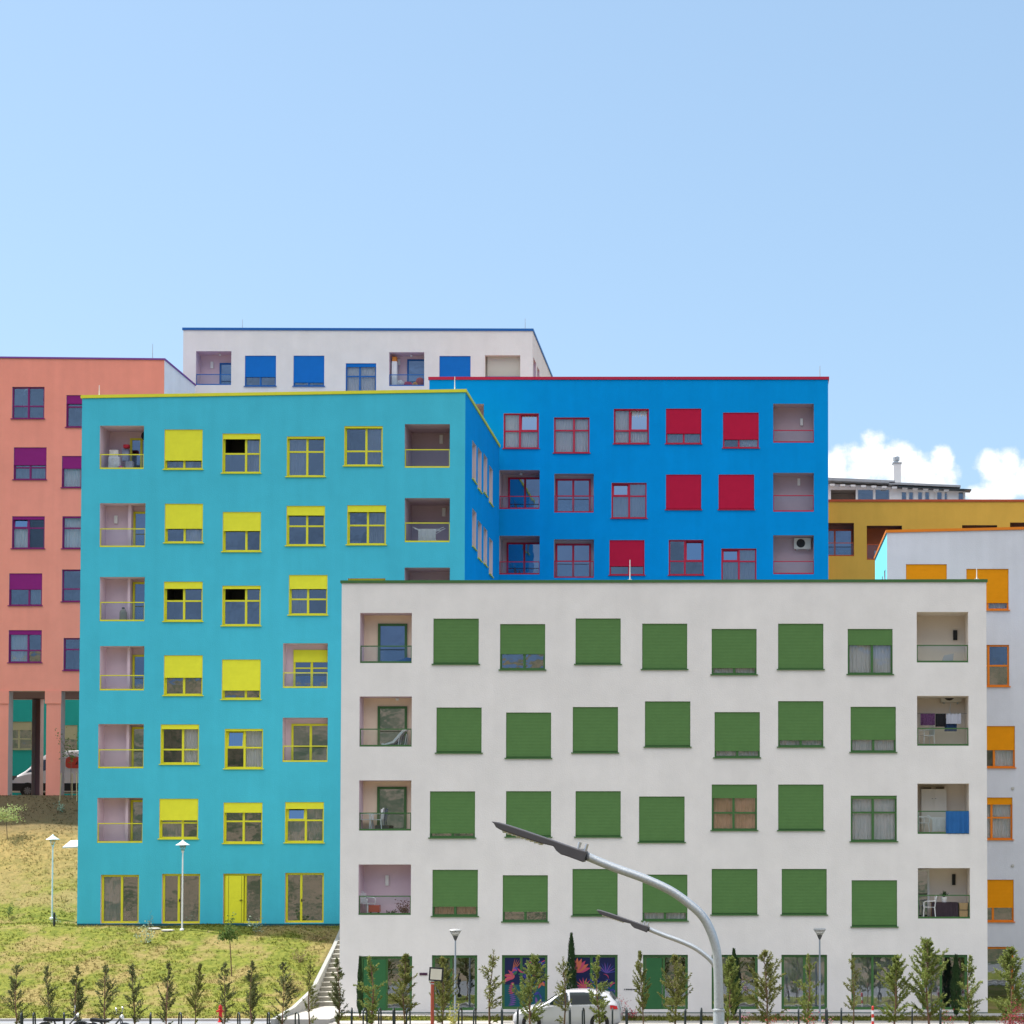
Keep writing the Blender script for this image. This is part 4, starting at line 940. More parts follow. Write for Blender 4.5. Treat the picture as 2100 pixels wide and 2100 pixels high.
def conifer(seed, H=2.6, Wd=.5, nb=62, leaf=None, dens=1.0, lean=0.0, low=.13):
    r = random.Random(seed)
    root = thing('young_conifer', (0, 0, 0), 'young conifer', 'tree', 'young conifers along the kerb')
    tb = MB(); pts = []; ph = r.random() * 6
    for i in range(9):
        t = i / 8; pts.append((lean * t * t + .02 * math.sin(ph + t * 7) * (1 + 1.5 * t), .02 * math.cos(ph + t * 5), H * t))
    tb.tube(pts, [.034 * (1 - .88 * i / 8) for i in range(9)], 6); lb = MB(); LV = []
    def trunk(t):
        k = min(7, int(t * 8)); f = t * 8 - k; a, b = Vector(pts[k]), Vector(pts[k + 1]); return a.lerp(b, f)
    gap = [(r.random(), r.random() * 6.28) for _ in range(5)]
    for i in range(nb):
        t = low + (.97 - low) * (i + r.random()) / nb; az = r.random() * 6.283
        if any(abs(t - g) < .07 and math.cos(az - ga) > .3 for g, ga in gap): continue
        prof = 1.35 * (.6 + .4 * math.sin(min(1, (t - low) / .35) * 1.57)) * (1 - ((t - .3) / .72) ** 1.6 if t > .3 else 1)
        L = Wd * max(.13, prof) * r.uniform(.55, 1.12) * (1.35 if r.random() < .1 else 1)
        el = R(r.uniform(12, 52)) + .25 * t; p = trunk(t); d0 = Vector((math.cos(az) * math.cos(el), math.sin(az) * math.cos(el), math.sin(el)))
        bp = [p, p + d0 * L * .5 + Vector((0, 0, .02)), p + d0 * L + Vector((0, 0, r.uniform(-.02, .14) * L * 2))]
        tb.tube(bp, [.009, .006, .002], 3, cap=False)
        ns = int((7 + L * 25) * dens)
        for j in range(ns):
            s = .18 + .82 * (j + r.random()) / ns
            q = bp[0].lerp(bp[1], s * 2) if s < .5 else bp[1].lerp(bp[2], s * 2 - 1)
            side = 1 if j % 2 else -1
            for k in range(3):
                ax = Vector((r.gauss(0, 1), r.gauss(0, 1), r.gauss(0, 1) + .3)).normalized()
                dr = (d0 * r.uniform(.5, 1.0) + ax * .75 + Vector((-math.sin(az), math.cos(az), 0)) * side * .45).normalized()
                l = r.uniform(.06, .14) * (1.1 - .35 * s); w = r.uniform(.010, .019)
                pr = dr.cross(Vector((r.gauss(0, 1), r.gauss(0, 1), r.gauss(0, 1)))).normalized() * w
                LV.append((q, q + dr * l * .55 + pr, q + dr * l, q + dr * l * .55 - pr))
    for j in range(26):
        q = trunk(r.uniform(.86, 1)); dr = Vector((r.gauss(0, .45), r.gauss(0, .45), 1)).normalized(); l = r.uniform(.05, .12); pr = dr.cross(Vector((r.gauss(0, 1), 1, 0))).normalized() * .011
        LV.append((q, q + dr * l * .5 + pr, q + dr * l, q + dr * l * .5 - pr))
    for f in LV: lb.quad(f)
    tb.build('trunk', M_stem if seed % 2 else M_bark, root, local=True); lb.build('crown', leaf or L_con, root, local=True)
    return root
protos = [conifer(1, leaf=L_con2, nb=58, Wd=.52, dens=.9), conifer(2, leaf=L_con2, nb=50, Wd=.46, dens=.8), conifer(3, leaf=L_con2, nb=64, Wd=.42, lean=.05),
          conifer(4, leaf=L_con, nb=74, Wd=.44, dens=1.15), conifer(5, leaf=L_con3, nb=64, Wd=.40), conifer(6, leaf=L_con, nb=80, Wd=.56, dens=1.2), conifer(7, leaf=L_con3, nb=86, Wd=.60, dens=1.25, lean=-.04), conifer(8, leaf=L_con, nb=42, Wd=.44, dens=.85)]
TREES = [  # px, top py, proto, width factor, label
    (33.6, 1980, 0, 1, 'dark young conifer at the left edge of the photo, first in the kerb row'),
    (99.6, 1979, 1, .85, 'dark young conifer second from the left in the kerb row'),
    (160, 1980, 2, 1.1, 'dark young conifer with a side branch arching right, behind the first parked moped'),
    (215, 1980, 0, 1.05, 'dark young conifer rising behind the saddle of the second parked moped'),
    (275.6, 1976, 1, 1.05, 'dark young conifer just right of the moped handlebars'),
    (339, 1972.7, 2, .8, 'narrow dark conifer below the foot of the white hat lamp, sixth from the left'),
    (398.5, 1975, 3, .75, 'narrow dense conifer left of the red hydrant, seventh from the left'),
    (459.4, 1972, 1, .9, 'sparse conifer right beside the red fire hydrant'),
    (516.5, 1970, 2, 1, 'dark conifer two places left of the stairs kerb, ninth from the left'),
    (579.9, 1974, 0, .95, 'dark conifer on the lawn side, tenth from the left in the kerb row'),
    (634.2, 1967.5, 7, .9, 'thin sparse conifer in front of the bend of the stairs kerb wall'),
    (695, 1963.6, 2, .95, 'conifer standing before the concrete stairs at the corner of the white block'),
    (765, 1957, 4, 1.1, 'pale feathery conifer before the green ground-floor door leaf at the left end'),
    (829.6, 1954.6, 3, 1.1, 'brownish conifer left of the framed notice board'),
    (907.4, 1962, 5, .85, 'conifer immediately right of the framed notice board, before a lamp post'),
    (1003, 1948, 7, 1.15, 'open airy conifer in the gap before the pink mural window'),
    (1084.7, 1957, 6, .95, 'bushy green conifer in front of the bonnet of the white car'),
    (1158.4, 1962, 7, 1, 'see-through conifer with bare trunk before the white car doors'),
    (1229, 1958, 4, 1.05, 'green conifer before the rear wheel of the white car'),
    (1319.6, 1950, 3, .7, 'narrow upright conifer right of the white car'),
    (1385.6, 1958, 5, .95, 'golden green conifer left of the big curved street lamp'),
    (1490, 1960, 6, .85, 'conifer half hidden behind the pole of the big curved street lamp'),
    (1576, 1949, 5, 1.05, 'broad based conifer two places right of the curved lamp pole'),
    (1656, 1954.6, 4, .95, 'conifer left of the right-hand cone lantern post'),
    (1750.5, 1954.6, 7, .85, 'slim conifer at the left side of the curtained ground-floor window'),
    (1834.6, 1957, 6, 1.05, 'thick conifer at the right side of the curtained ground-floor window'),
    (1904.5, 1923.5, 6, 1.05, 'tallest and widest conifer of the row, with a pointed leader'),
    (1987, 1957, 4, 1.1, 'conifer before the right corner of the white block'),
    (2070, 1941.6, 6, 1.1, 'last conifer at the right edge before the orange doorway'),
]
first = set()
for i, (px, py, k, wf, lab) in enumerate(TREES):
    y = 64.9 + random.uniform(-.25, .25); p = W(px, 2112, y); top = W(px, py, y).z; s = (top + .28) / 2.62
    if k in first: o = copy_tree(protos[k], (p.x, y, -.285), random.uniform(0, 6.28))
    else: o = protos[k]; first.add(k); o.location = (p.x, y, -.285)
    o.scale = (s * wf, s * wf, s); o['label'] = lab; o.rotation_euler[0] = R(random.gauss(0, 2.2)); o.rotation_euler[1] = R(random.gauss(0, 2.6))
# slim dark cypresses at the foot of the white block
def cypress(seed, H, wd, n):
    r = random.Random(seed); root = thing('cypress', (0, 0, 0), 'x', 'tree', 'slim cypresses at the foot of the white block')
    tb = MB(); tb.tube([(0, 0, 0), (0, 0, H * .9)], [.03, .01], 6); tb.build('trunk', M_bark, root, local=True); lb = MB()
    for i in range(n):
        t = r.random() ** .85; rad = wd * math.sin(min(1, (t + .05) / .3) * 1.57) * (1 - max(0, (t - .35) / .67) ** 1.5) * (1 + .15 * math.sin(t * 23 + seed))
        a = r.random() * 6.28; rr = rad * (.55 + .45 * r.random()); q = Vector((math.cos(a) * rr, math.sin(a) * rr, .1 + t * (H - .15)))
        dr = Vector((math.cos(a) * .35, math.sin(a) * .35, 1)).normalized(); pr = Vector((-math.sin(a), math.cos(a), r.gauss(0, .3))).normalized() * r.uniform(.012, .024); l = r.uniform(.08, .16)
        lb.quad((q, q + dr * l * .5 + pr, q + dr * l, q + dr * l * .5 - pr))
    lb.build('crown', L_cyp, root, local=True); return root
for i, (px, pt, wd, lab) in enumerate(((1171.5, 1915, .22, 'slim dark cypress against the wall between the two mural windows'), (1505, 1948, .24, 'slim dark cypress just right of the big curved lamp pole'),
                                       (1961, 1960, .24, 'slim dark cypress against the wall near the right end of the white block'), (738, 1964, .10, 'very thin green cypress against the left end of the white block'))):
    y = 70.65; top = W(px, pt, y).z; o = cypress(20 + i, top + .2, wd, 2600); o.location = (W(px, 2070, y).x, y, -.2); o['label'] = lab

def leafy(name, lab, cat, loc, H, crown, leaf, stem=M_bark, group=None, n=300, ls=.07, branches=7, petals=None, stemr=.02):
    """sapling or shrub: stem(s) with limbs and many single leaves; crown=(cx,cz,rx,rz) relative"""
    r = random.Random(hash(lab) % 1000 if False else sum(map(ord, lab))); root = thing(name, loc, lab, cat, group)
    cx, cz, rx, rz = crown; tb, lb, fb = MB(), MB(), MB()
    if H > 0: tb.tube([(0, 0, -.03), (cx * .4, 0, cz * .5), (cx, 0, cz)], [stemr, stemr * .8, stemr * .5], 6)
    tips = []
    for b in range(branches):
        a = r.random() * 6.28; u = Vector((math.cos(a) * rx * r.uniform(.4, 1), math.sin(a) * rx * r.uniform(.4, 1), rz * r.uniform(-.7, 1)))
        s0 = Vector((cx, 0, cz - rz * .6)) if H > 0 else Vector((0, 0, 0)); e = Vector((cx, 0, cz)) + u; tb.tube([s0, s0.lerp(e, .5) + Vector((0, 0, .03)), e], [stemr * .5, stemr * .35, stemr * .15], 4, cap=False); tips.append((s0, e))
    for i in range(n):
        s0, e = r.choice(tips); q = s0.lerp(e, r.uniform(.35, 1.08)) + Vector((r.gauss(0, 1) * rx * .18, r.gauss(0, 1) * rx * .18, r.gauss(0, 1) * rz * .16))
        dr = Vector((r.gauss(0, 1), r.gauss(0, 1), r.gauss(0, .8))).normalized(); pr = dr.cross(Vector((r.gauss(0, 1), r.gauss(0, 1), r.gauss(0, 1)))).normalized() * ls * .32; l = ls * r.uniform(.7, 1.4)
        (fb if petals and r.random() < petals[1] else lb).quad((q, q + dr * l * .5 + pr, q + dr * l, q + dr * l * .5 - pr))
    tb.build('trunk' if H > .8 else 'stem', stem, root, local=True); lb.build('crown' if H > .8 else 'foliage', leaf, root, local=True)
    if fb.v: fb.build('flowers', petals[0], root, local=True)
    return root
def at(px, py, y, zoff=0): p = W(px, py, y); return (p.x, y, gz(p.x, y) + zoff)
def onground(px, py):
    """first point of the terrain seen at this pixel"""
    y = 60.0
    while y < 120:
        p = W(px, py, y)
        if p.z <= gz(p.x, y): break
        y += .05
    return (p.x, y, gz(p.x, y))
o = onground(475, 2003); ht = (2003 - 1905) * o[1] / F
leafy('young_tree', 'young broadleaf tree with thin bare trunk on the lawn before the yellow door', 'tree', o, 2, (-.12, ht * .98, .42, .5), L_broad, n=520, ls=.10, branches=12, stemr=.025)
o = onground(15, 1722); leafy('young_tree', 'small round sunlit tree at the left edge of the upper bank', 'tree', o, 1.2, (-.1, 1.25, .85, .42), L_pale, n=900, ls=.09, branches=12)
o = onground(145, 1640); tr = leafy('young_tree', 'staked sapling with few leaves before the white van', 'tree', o, 2, (.0, 2.6, .8, .9), L_broad, n=110, ls=.12, branches=9)
sk = MB()
for dx in (-.45, .0, .42): sk.tube([(dx, -.3 if dx else .2, -.1), (dx * .9, -.25 if dx else .18, 1.35)], .03, 6)
sk.build('stake', mat('stake_wood', (.5, .36, .2), .8), tr, local=True)
for (px, py, H, rx, rz, mm, n, ls, lab) in (
        (297, 1936, .8, .35, .45, L_silver, 120, .09, 'pale thin shrub with dark base on the lawn left of the hat lamp foot'),
        (118, 1668, .6, .32, .22, L_silver, 70, .10, 'bright little plant in the shade below the pillars'),
        (17, 1882, .9, .25, .3, L_broad, 90, .08, 'tiny sapling low on the bank at the left edge'),
        (523, 1912, .5, .45, .35, L_silver, 120, .08, 'low silvery shrub on the lawn right of the yellow door'),
        (262, 1895, .6, .3, .4, L_silver, 50, .06, 'wispy weed before the leftmost glazed door'),
        (422, 1894, .5, .35, .35, L_silver, 60, .06, 'wispy weed between the hat lamp and the yellow door'),
        (308, 1902, .6, .16, .4, L_silver, 50, .06, 'thin upright weed between the first two glazed doors'),
        (115, 1896, .5, .25, .3, L_silver, 60, .06, 'small weed by the dark post at the foot of the bank')):
    o = onground(px, py); leafy('garden_shrub', lab, 'shrub', o, 0, (0, H * .6, rx, rz), mm, n=n, ls=ls, branches=8, stemr=.008, group='little shrubs on the lawn')
o = onground(640, 1955); 
for (px, py, lab) in ((615, 1975, 'dry brown shrub on the lawn below the turquoise wall, upper one'), (605, 2035, 'dry brownish shrub lower on the lawn near the stairs kerb'), (655, 1930, 'brown weed clump beside the top of the stairs kerb wall')):
    o = onground(px, py); leafy('garden_shrub', lab, 'shrub', o, 0, (0, .35, .5, .35), leaf_mat('dry_leaf', (.16, .12, .06), (.30, .24, .12)), n=260, ls=.06, branches=14, stemr=.008, group='dry shrubs on the lawn')
y = 65.4
leafy('garden_shrub', 'yellow leaved shrub at the foot of the left cone lantern post', 'shrub', at(932, 2110, y, .1), 0, (0, .65, .28, .42), L_yel, n=420, ls=.06, branches=12, stemr=.008)
FL = [(1530, 2082, .3, 'pink flowering shrub right of the curved lamp pole, first of the row'), (1576, 2088, .26, 'red flowering shrub at the foot of the broad based conifer'), (1627, 2084, .34, 'magenta spindly flowering shrub left of the right cone lantern'),
      (1664, 2082, .28, 'red and pink flowering shrub below the right cone lantern'), (1696, 2088, .22, 'small pale pink flowering shrub right of the right cone lantern'), (1940, 2078, .35, 'flowering shrub with red blooms beside the slim dark cypress at the right'), (1276, 2052, .28, 'red flowering plant close to the tail of the white car'), (1296, 2074, .2, 'low red flowering plant right of the white car')]
for (px, py, rr, lab) in FL:
    yy = 64.0 if px > 1400 else 70.6; base = -.285 if px > 1400 else -.2; p = W(px, py, yy); h = p.z - base
    leafy('flowering_shrub', lab, 'shrub', (p.x, yy, base), 0, (0, h * .95, rr * 1.1, rr * .6), L_red if px < 1400 else L_broad, n=150, ls=.05, branches=10, petals=(M_petal if px in (1530, 1627, 1696) else M_petalr, .5), stemr=.007, group='flowering shrubs')
p = W(2085, 2075, 63.4); leafy('red_leaf_shrub', 'large dark red leaved shrub in the lower right corner', 'shrub', (p.x, 63.4, -.285), 0, (0, .62, .55, .55), L_red, n=1100, ls=.07, branches=22, stemr=.01)
p = W(2045, 2098, 63.2); leafy('red_leaf_shrub', 'smaller red leaved shrub left of the large one at the lower right corner', 'shrub', (p.x, 63.2, -.285), 0, (0, .3, .38, .32), L_red, n=500, ls=.06, branches=16, stemr=.01)

# ================================================================== STREET FURNITURE
hoop = None
ORD = ['first', 'second', 'third', 'fourth', 'fifth', 'sixth', 'seventh', 'eighth', 'ninth', 'tenth', 'eleventh', 'twelfth', 'thirteenth', 'fourteenth', 'fifteenth', 'sixteenth', 'seventeenth', 'eighteenth', 'nineteenth', 'twentieth', 'twenty-first', 'twenty-second', 'twenty-third', 'twenty-fourth', 'twenty-fifth', 'twenty-sixth', 'twenty-seventh', 'twenty-eighth', 'twenty-ninth', 'thirtieth']
HX = [45, 71, 132, 308, 369, 490.6, 550, 610, 721, 749, 779.6, 809, 838, 944, 973, 1030, 1060.6, 1169.5, 1197, 1256, 1286, 1404.5, 1437.5, 1518, 1638.5, 1696, 1725, 1870, 1928]
for i, px in enumerate(HX):
    y = 63.6 if px > 640 else 64.2; p = W(px, 2100, y); pt = W(px, 2068 if px > 640 else 2077, y); H = pt.z + .285
    if hoop is None:
        hoop = thing('hoop_bollard', (0, 0, 0), 'x', 'bollard', 'steel hoop bollards in the verge')
        mb = MB(); pts = [(0, -.16, 0), (0, -.16, .62), (0, -.15, .78)] + [(0, -.15 * math.cos(a), .78 + .1 * math.sin(a)) for a in (.5, 1.0, 1.57, 2.14, 2.64)] + [(0, .15, .78), (0, .16, .62), (0, .16, 0)]
        mb.tube(pts, .027, 8); mb.build('hoop', M_dark, hoop, local=True, smooth=True)
        mb = MB()
        for s in (-.16, .16): mb.lathe([(.055, 0), (.055, .012), (.03, .02)], (0, s, 0), 10)
        mb.build('base_plate', M_galv, hoop, local=True); o = hoop
    else: o = copy_tree(hoop, (0, 0, 0))
    o.location = (p.x, y, -.283); o.rotation_euler = (R(random.uniform(-2, 2)), R(random.uniform(-1.5, 1.5)), R(random.uniform(-14, 14) + (22 if px < 640 else 0))); s = H / .88; o.scale = (1, 1, s)
    o['label'] = f'dark steel hoop bollard in the verge, {ORD[i]} from the left'

def street_lamp():
    d = F / 200.0; base = W(1474, 2072, d); gzv = gz(base.x, d) + .004; root = thing('street_lamp', (base.x, d, gzv), 'tall galvanised street lamp with curved arm, nearest the viewer', 'street lamp', 'galvanised street lamps with curved arms')
    def L(px, py): p = W(px, py, d); return (p.x - base.x, 0, p.z - gzv)
    zc = L(1474, 2072)[2]
    mb = MB(); mb.tube([(0, 0, 0), (0, 0, zc - .01)], .058, 20); mb.build('pole', M_galv, root, local=True, smooth=True)
    mb = MB(); mb.lathe([(.058, zc - .012), (.062, zc - .008), (.062, zc + .012), (.05, zc + .016)], n=20); mb.lathe([(.14, 0), (.14, .02), (.075, .03), (.06, .12)], n=16); mb.build('collar', M_galv, root, local=True)
    c = [(1474, 2071), (1473.6, 2030), (1472.6, 1990), (1470.6, 1960), (1466, 1935), (1456, 1906), (1440.5, 1879), (1414, 1854), (1375, 1826.5), (1323.5, 1802.5), (1258.8, 1779), (1203, 1756)]
    P = [Vector(L(*q)) for q in c]; pts = []
    for i in range(len(P) - 1):
        p0, p1, p2, p3 = P[max(i - 1, 0)], P[i], P[i + 1], P[min(i + 2, len(P) - 1)]
        for k in range(5):
            t = k / 5; pts.append(.5 * ((2 * p1) + (p2 - p0) * t + (2 * p0 - 5 * p1 + 4 * p2 - p3) * t * t + (3 * p1 - p0 - 3 * p2 + p3) * t ** 3))
    pts.append(P[-1]); n = len(pts)
    mb = MB(); mb.tube(pts, [.0485 - .006 * i / n for i in range(n)], 20); mb.build('arm', M_galv, root, local=True, smooth=True)
    Z = lambda zx, zy: L(1000 + zx * .2588, 1650 + zy * .2588)
    poly = [Z(792, 372), Z(700, 345), Z(530, 285), Z(300, 206), Z(160, 160), Z(80, 138), Z(40, 134), Z(62, 152), Z(78, 180), Z(110, 200), Z(250, 248), Z(450, 312), Z(530, 330), Z(552, 365), Z(590, 395), Z(640, 410), Z(768, 458)]
    mb = MB(); mb.prism([(q[0], q[2]) for q in poly], -.13, .13); mb.build('luminaire', mat('luminaire_grey', (.085, .08, .085), .5, var=.1), root, local=True, bevel=.012)
    mb = MB(); a, b = Vector(Z(120, 205)), Vector(Z(440, 312)); dv = (b - a)
    for s in (-.07, .0, .07):
        mb = MB()
        for i in range(9): c0 = a + dv * ((i + .5) / 9) + Vector((0, s, -.004)); mb.lathe([(.02, .006), (.022, -.004), (.012, -.014)], tuple(c0), 8)
        mb.tube([tuple(a + Vector((0, s, .002))), tuple(b + Vector((0, s, .002)))], .008, 4); mb.build('lens', mat('led_lens', (.75, .75, .65), .15, spec=.6), root, local=True)
    mb = MB()
    mb.box(Z(700, 350)[0], Z(790, 350)[0], -.035, .035, Z(0, 372)[2] - .0, Z(0, 350)[2])
    for zx in (716, 772):
        for s in (-.03, .03): mb.tube([(Z(zx, 0)[0], s, Z(0, 372)[2]), (Z(zx + 18, 0)[0], s, Z(0, 298 + (14 if zx > 740 else 0))[2])], .015, 8)
    mb.build('clamp', M_steel, root, local=True)
    return root
sl = street_lamp()
y2 = F / 110.0; b2 = W(1479, 1900, y2); zcl = W(1328.7, 1905, y2).z
off = (W(1203, 1756, F / 200).z - sl.location.z)
copy_tree(sl, (b2.x, y2, zcl - off), label='second galvanised street lamp with curved arm, farther off and half hidden by the near pole')
M_lamp_glass = glass('lantern_glass', .12, (1, 1, 1), rough=.2, ttint=(.8, .8, .76))
def cone_lantern(px, pyt, lab, y=70.3):
    p = W(px, pyt, y); g = -.272; h = p.z - g; root = thing('garden_lamp', (p.x, y, g), lab, 'lamp post', 'cone lantern posts before the white block')
    mb = MB(); mb.tube([(0, 0, 0), (0, 0, h - .42)], [.04, .03], 10); mb.lathe([(.08, 0), (.08, .02), (.045, .06)], n=12); mb.build('pole', mat('lamp_paint_grey', (.26, .30, .35), .45, var=.08), root, local=True, smooth=False)
    mb = MB(); mb.lathe([(.03, h - .43), (.045, h - .40), (.10, h - .27), (.05, h - .262)], n=16); mb.build('neck', mat('lamp_dark', (.08, .08, .08), .5), root, local=True)
    mb = MB(); mb.lathe([(.10, h - .27), (.225, h - .07)], n=20); mb.build('lantern', M_lamp_glass, root, local=True, smooth=True)
    mb = MB(); mb.lathe([(.23, h - .07), (.238, h - .05), (.20, h - .015), (.05, h)], n=20); mb.build('cap', mat('lamp_cap', (.40, .41, .42), .4), root, local=True); return root
cone_lantern(934, 1905, 'grey lamp post with cone lantern before the left half of the white block'); cone_lantern(1681, 1903, 'grey lamp post with cone lantern before the right half of the white block')
def hat_lamp(px, pyt, pyb, lab):
    o = onground(px, pyb); h = W(px, pyt, o[1]).z - o[2]; root = thing('garden_lamp', o, lab, 'lamp post', 'white hat lamps on the lawn'); wt = mat('lamp_white', (.72, .74, .75), .4, var=.04)
    mb = MB(); mb.tube([(0, 0, -.05), (0, 0, h - .55)], [.04, .03], 10); mb.lathe([(.1, -.05), (.1, .03), (.06, .06)], n=12); mb.build('pole', wt, root, local=True)
    mb = MB(); mb.lathe([(.04, h - .56), (.06, h - .50), (.05, h - .46)], n=12); mb.build('neck', wt, root, local=True)
    mb = MB(); mb.lathe([(.06, h - .48), (.16, h - .22)], n=16); mb.build('lantern', M_lamp_glass, root, local=True, smooth=True)
    mb = MB(); mb.lathe([(.30, h - .235), (.29, h - .215), (.17, h - .15), (.09, h - .09), (.05, h - .05)], n=20); mb.lathe([(.03, h - .05), (.045, h - .03), (.02, h)], n=10); mb.build('hat', wt, root, local=True, smooth=False)
hat_lamp(373.5, 1722, 1908, 'white hat lamp post standing before the turquoise block'); hat_lamp(106.5, 1711, 1884, 'white hat lamp post on the dry bank at the left')
# dark post, hydrant, cone, notice board, slabs
o = onground(111, 1900); mb = MB(); mb.tube([(o[0], o[1], o[2] - .05), (o[0], o[1], o[2] + .55)], .05, 8); mb.lathe([(.052, .55), (.06, .56), (.03, .6)], o, 8); tag(mb.build('marker_post', M_dark), 'short dark post at the foot of the dry bank', 'post')
o = onground(664, 1893); mb = MB(); mb.tube([(o[0], o[1] - .2, o[2] - .05), (o[0], o[1] - .2, o[2] + .5)], .035, 8); mb.box(o[0] + .06, o[0] + .2, o[1] - .25, o[1] - .15, o[2], o[2] + .45, 1); tag(mb.build('marker_post', [M_dark, M_conc]), 'short dark post with pale box at the right end of the turquoise wall', 'post')
y = 69.8; p = W(452, 2085, y); g = gz(p.x, y) + .14; M_hy = mat('hydrant_red', (.55, .02, .025), .4, var=.1)
h = thing('fire_hydrant', (p.x, y, -.276), 'red fire hydrant at the lower edge of the lawn', 'hydrant')
mb = MB(); mb.lathe([(.10, 0), (.10, .03), (.065, .04), (.06, .42), (.085, .43), (.085, .46), (.07, .47), (.07, .56), (.05, .62), (.02, .65)], n=14); mb.build('body', M_hy, h, local=True, smooth=False)
mb = MB()
for sgn in (-1, 1): mb.tube([(0, 0, .40), (sgn * .12, -.02, .40)], .032, 8); mb.tube([(sgn * .12, -.02, .40), (sgn * .135, -.02, .40)], .045, 8)
mb.build('outlet', M_hy, h, local=True)
y = 68.9; p = W(1790, 2100, y); c = thing('delineator_post', (p.x, y, -.354), 'red and white striped plastic road post beside the right pavement', 'delineator')
mb = MB(); mb.lathe([(.12, 0), (.12, .04), (.05, .05), (.045, .2)], n=12, m=0)
for i, z in enumerate((.2, .33, .46, .59)): mb.lathe([(.045, z), (.043, z + .13)], n=12, m=1 - i % 2)
mb.lathe([(.043, .72), (.02, .75)], n=12, m=0); mb.build('post', [mat('cone_red', (.6, .05, .04), .5), M_white], c, local=True)
y = 63.0; a, b = W(880, 1984, y), W(909, 2012, y); nb = thing('notice_board', ((a.x + b.x) / 2 - .12, y, -.285), 'framed notice board on a rust red post', 'notice board')
ox, oz = nb.location.x, nb.location.z; cx, cz = (a.x + b.x) / 2 - ox, (a.z + b.z) / 2 - oz; hw, hh = (b.x - a.x) / 2, (a.z - b.z) / 2; tl = R(-4)
def rot(x, z): return (cx + x * math.cos(tl) - z * math.sin(tl), cz + x * math.sin(tl) + z * math.cos(tl))
mb = MB(); mb.prism([rot(-hw, -hh), rot(hw, -hh), rot(hw, hh), rot(-hw, hh)], -.02, .03); mb.build('frame', M_black, nb, local=True)
mb = MB(); k = .78; mb.prism([rot(-hw * k, -hh * k), rot(hw * k, -hh * k), rot(hw * k, hh * k), rot(-hw * k, hh * k)], -.028, -.021); mb.build('panel', mat('board_paper', (.62, .58, .46), .5, var=.05), nb, local=True)
mb = MB(); mb.tube([(0, 0, 0), (0, 0, cz - hh - .02)], .058, 12); mb.build('post', mat('rust_red_paint', (.34, .07, .04), .6, var=.15, vscale=8), nb, local=True)
mb = MB(); mb.lathe([(.062, cz - hh - .1), (.05, cz - hh - .02), (.1, cz - hh)], n=12); mb.build('bracket', M_galv, nb, local=True)
o1, o2 = onground(128, 1740), onground(168, 1733); mb = MB(); k = len(mb.v)
for (x, y_, dz) in ((o1[0], o1[1], .06), (o1[0] + 1.5, o1[1], .06), (o1[0] + 1.5, o1[1] + .65, .08), (o1[0] + .15, o1[1] + .65, .08)): mb.v.append((x, y_, gz(x, y_) + dz))
for i in range(4): x, y_, z = mb.v[k + i]; mb.v.append((x, y_, z - .25))
for f in ((0, 1, 2, 3), (4, 7, 6, 5), (0, 4, 5, 1), (1, 5, 6, 2), (2, 6, 7, 3), (3, 7, 4, 0)): mb.f.append(f); mb.m.append(0)
tag(mb.build('concrete_slab', mat('pale_slab', (.66, .65, .62), .85)), 'pale concrete manhole slab on the dry bank beside the turquoise block', 'slab')
for (px, py, lab) in ((316, 1905, 'flat pale stone in the grass left of the hat lamp foot'), (344, 1909, 'smaller flat stone beside the hat lamp foot')):
    o = onground(px, py); mb = MB(); mb.lathe([(.16, -.05), (.2, .02), (.13, .05)], o, 9); mb.v = [(o[0] + (v[0] - o[0]) * 1.5, v[1], v[2]) for v in mb.v]; tag(mb.build('stone', M_conc), lab, 'stone', 'flat stones in the grass')

# ================================================================== VEHICLES
def loft(mb, stations, m=0):
    """stations: (x, zb, zs, zt, w0, w1, w2): underside, shoulder, top; widths at each"""
    rings = []
    for (x, zb, zs, zt, w0, w1, w2) in stations:
        half = [(w0 * .8, zb), (w0, zb + .06), (w0 * 1.0, (zb + zs) * .5), (w1, zs - .04), (w1 * .975, zs), ((w1 * .96 + w2) / 2 + .015, (zs + zt) / 2 + .02), (w2 + .01, zt - .05), (w2 * .9, zt - .012), (w2 * .5, zt)]
        ring = [(x, -a, z) for a, z in half] + [(x, a, z) for a, z in half[::-1]]
        k = len(mb.v); mb.v += ring; rings.append(k)
    n = 18
    for a, b in zip(rings, rings[1:]):
        for j in range(n):
            j2 = (j + 1) % n; mb.f.append((a + j, a + j2, b + j2, b + j)); mb.m.append(m)
    mb.f.append(tuple(rings[0] + j for j in range(n))[::-1]); mb.m.append(m); mb.f.append(tuple(rings[-1] + j for j in range(n))); mb.m.append(m)
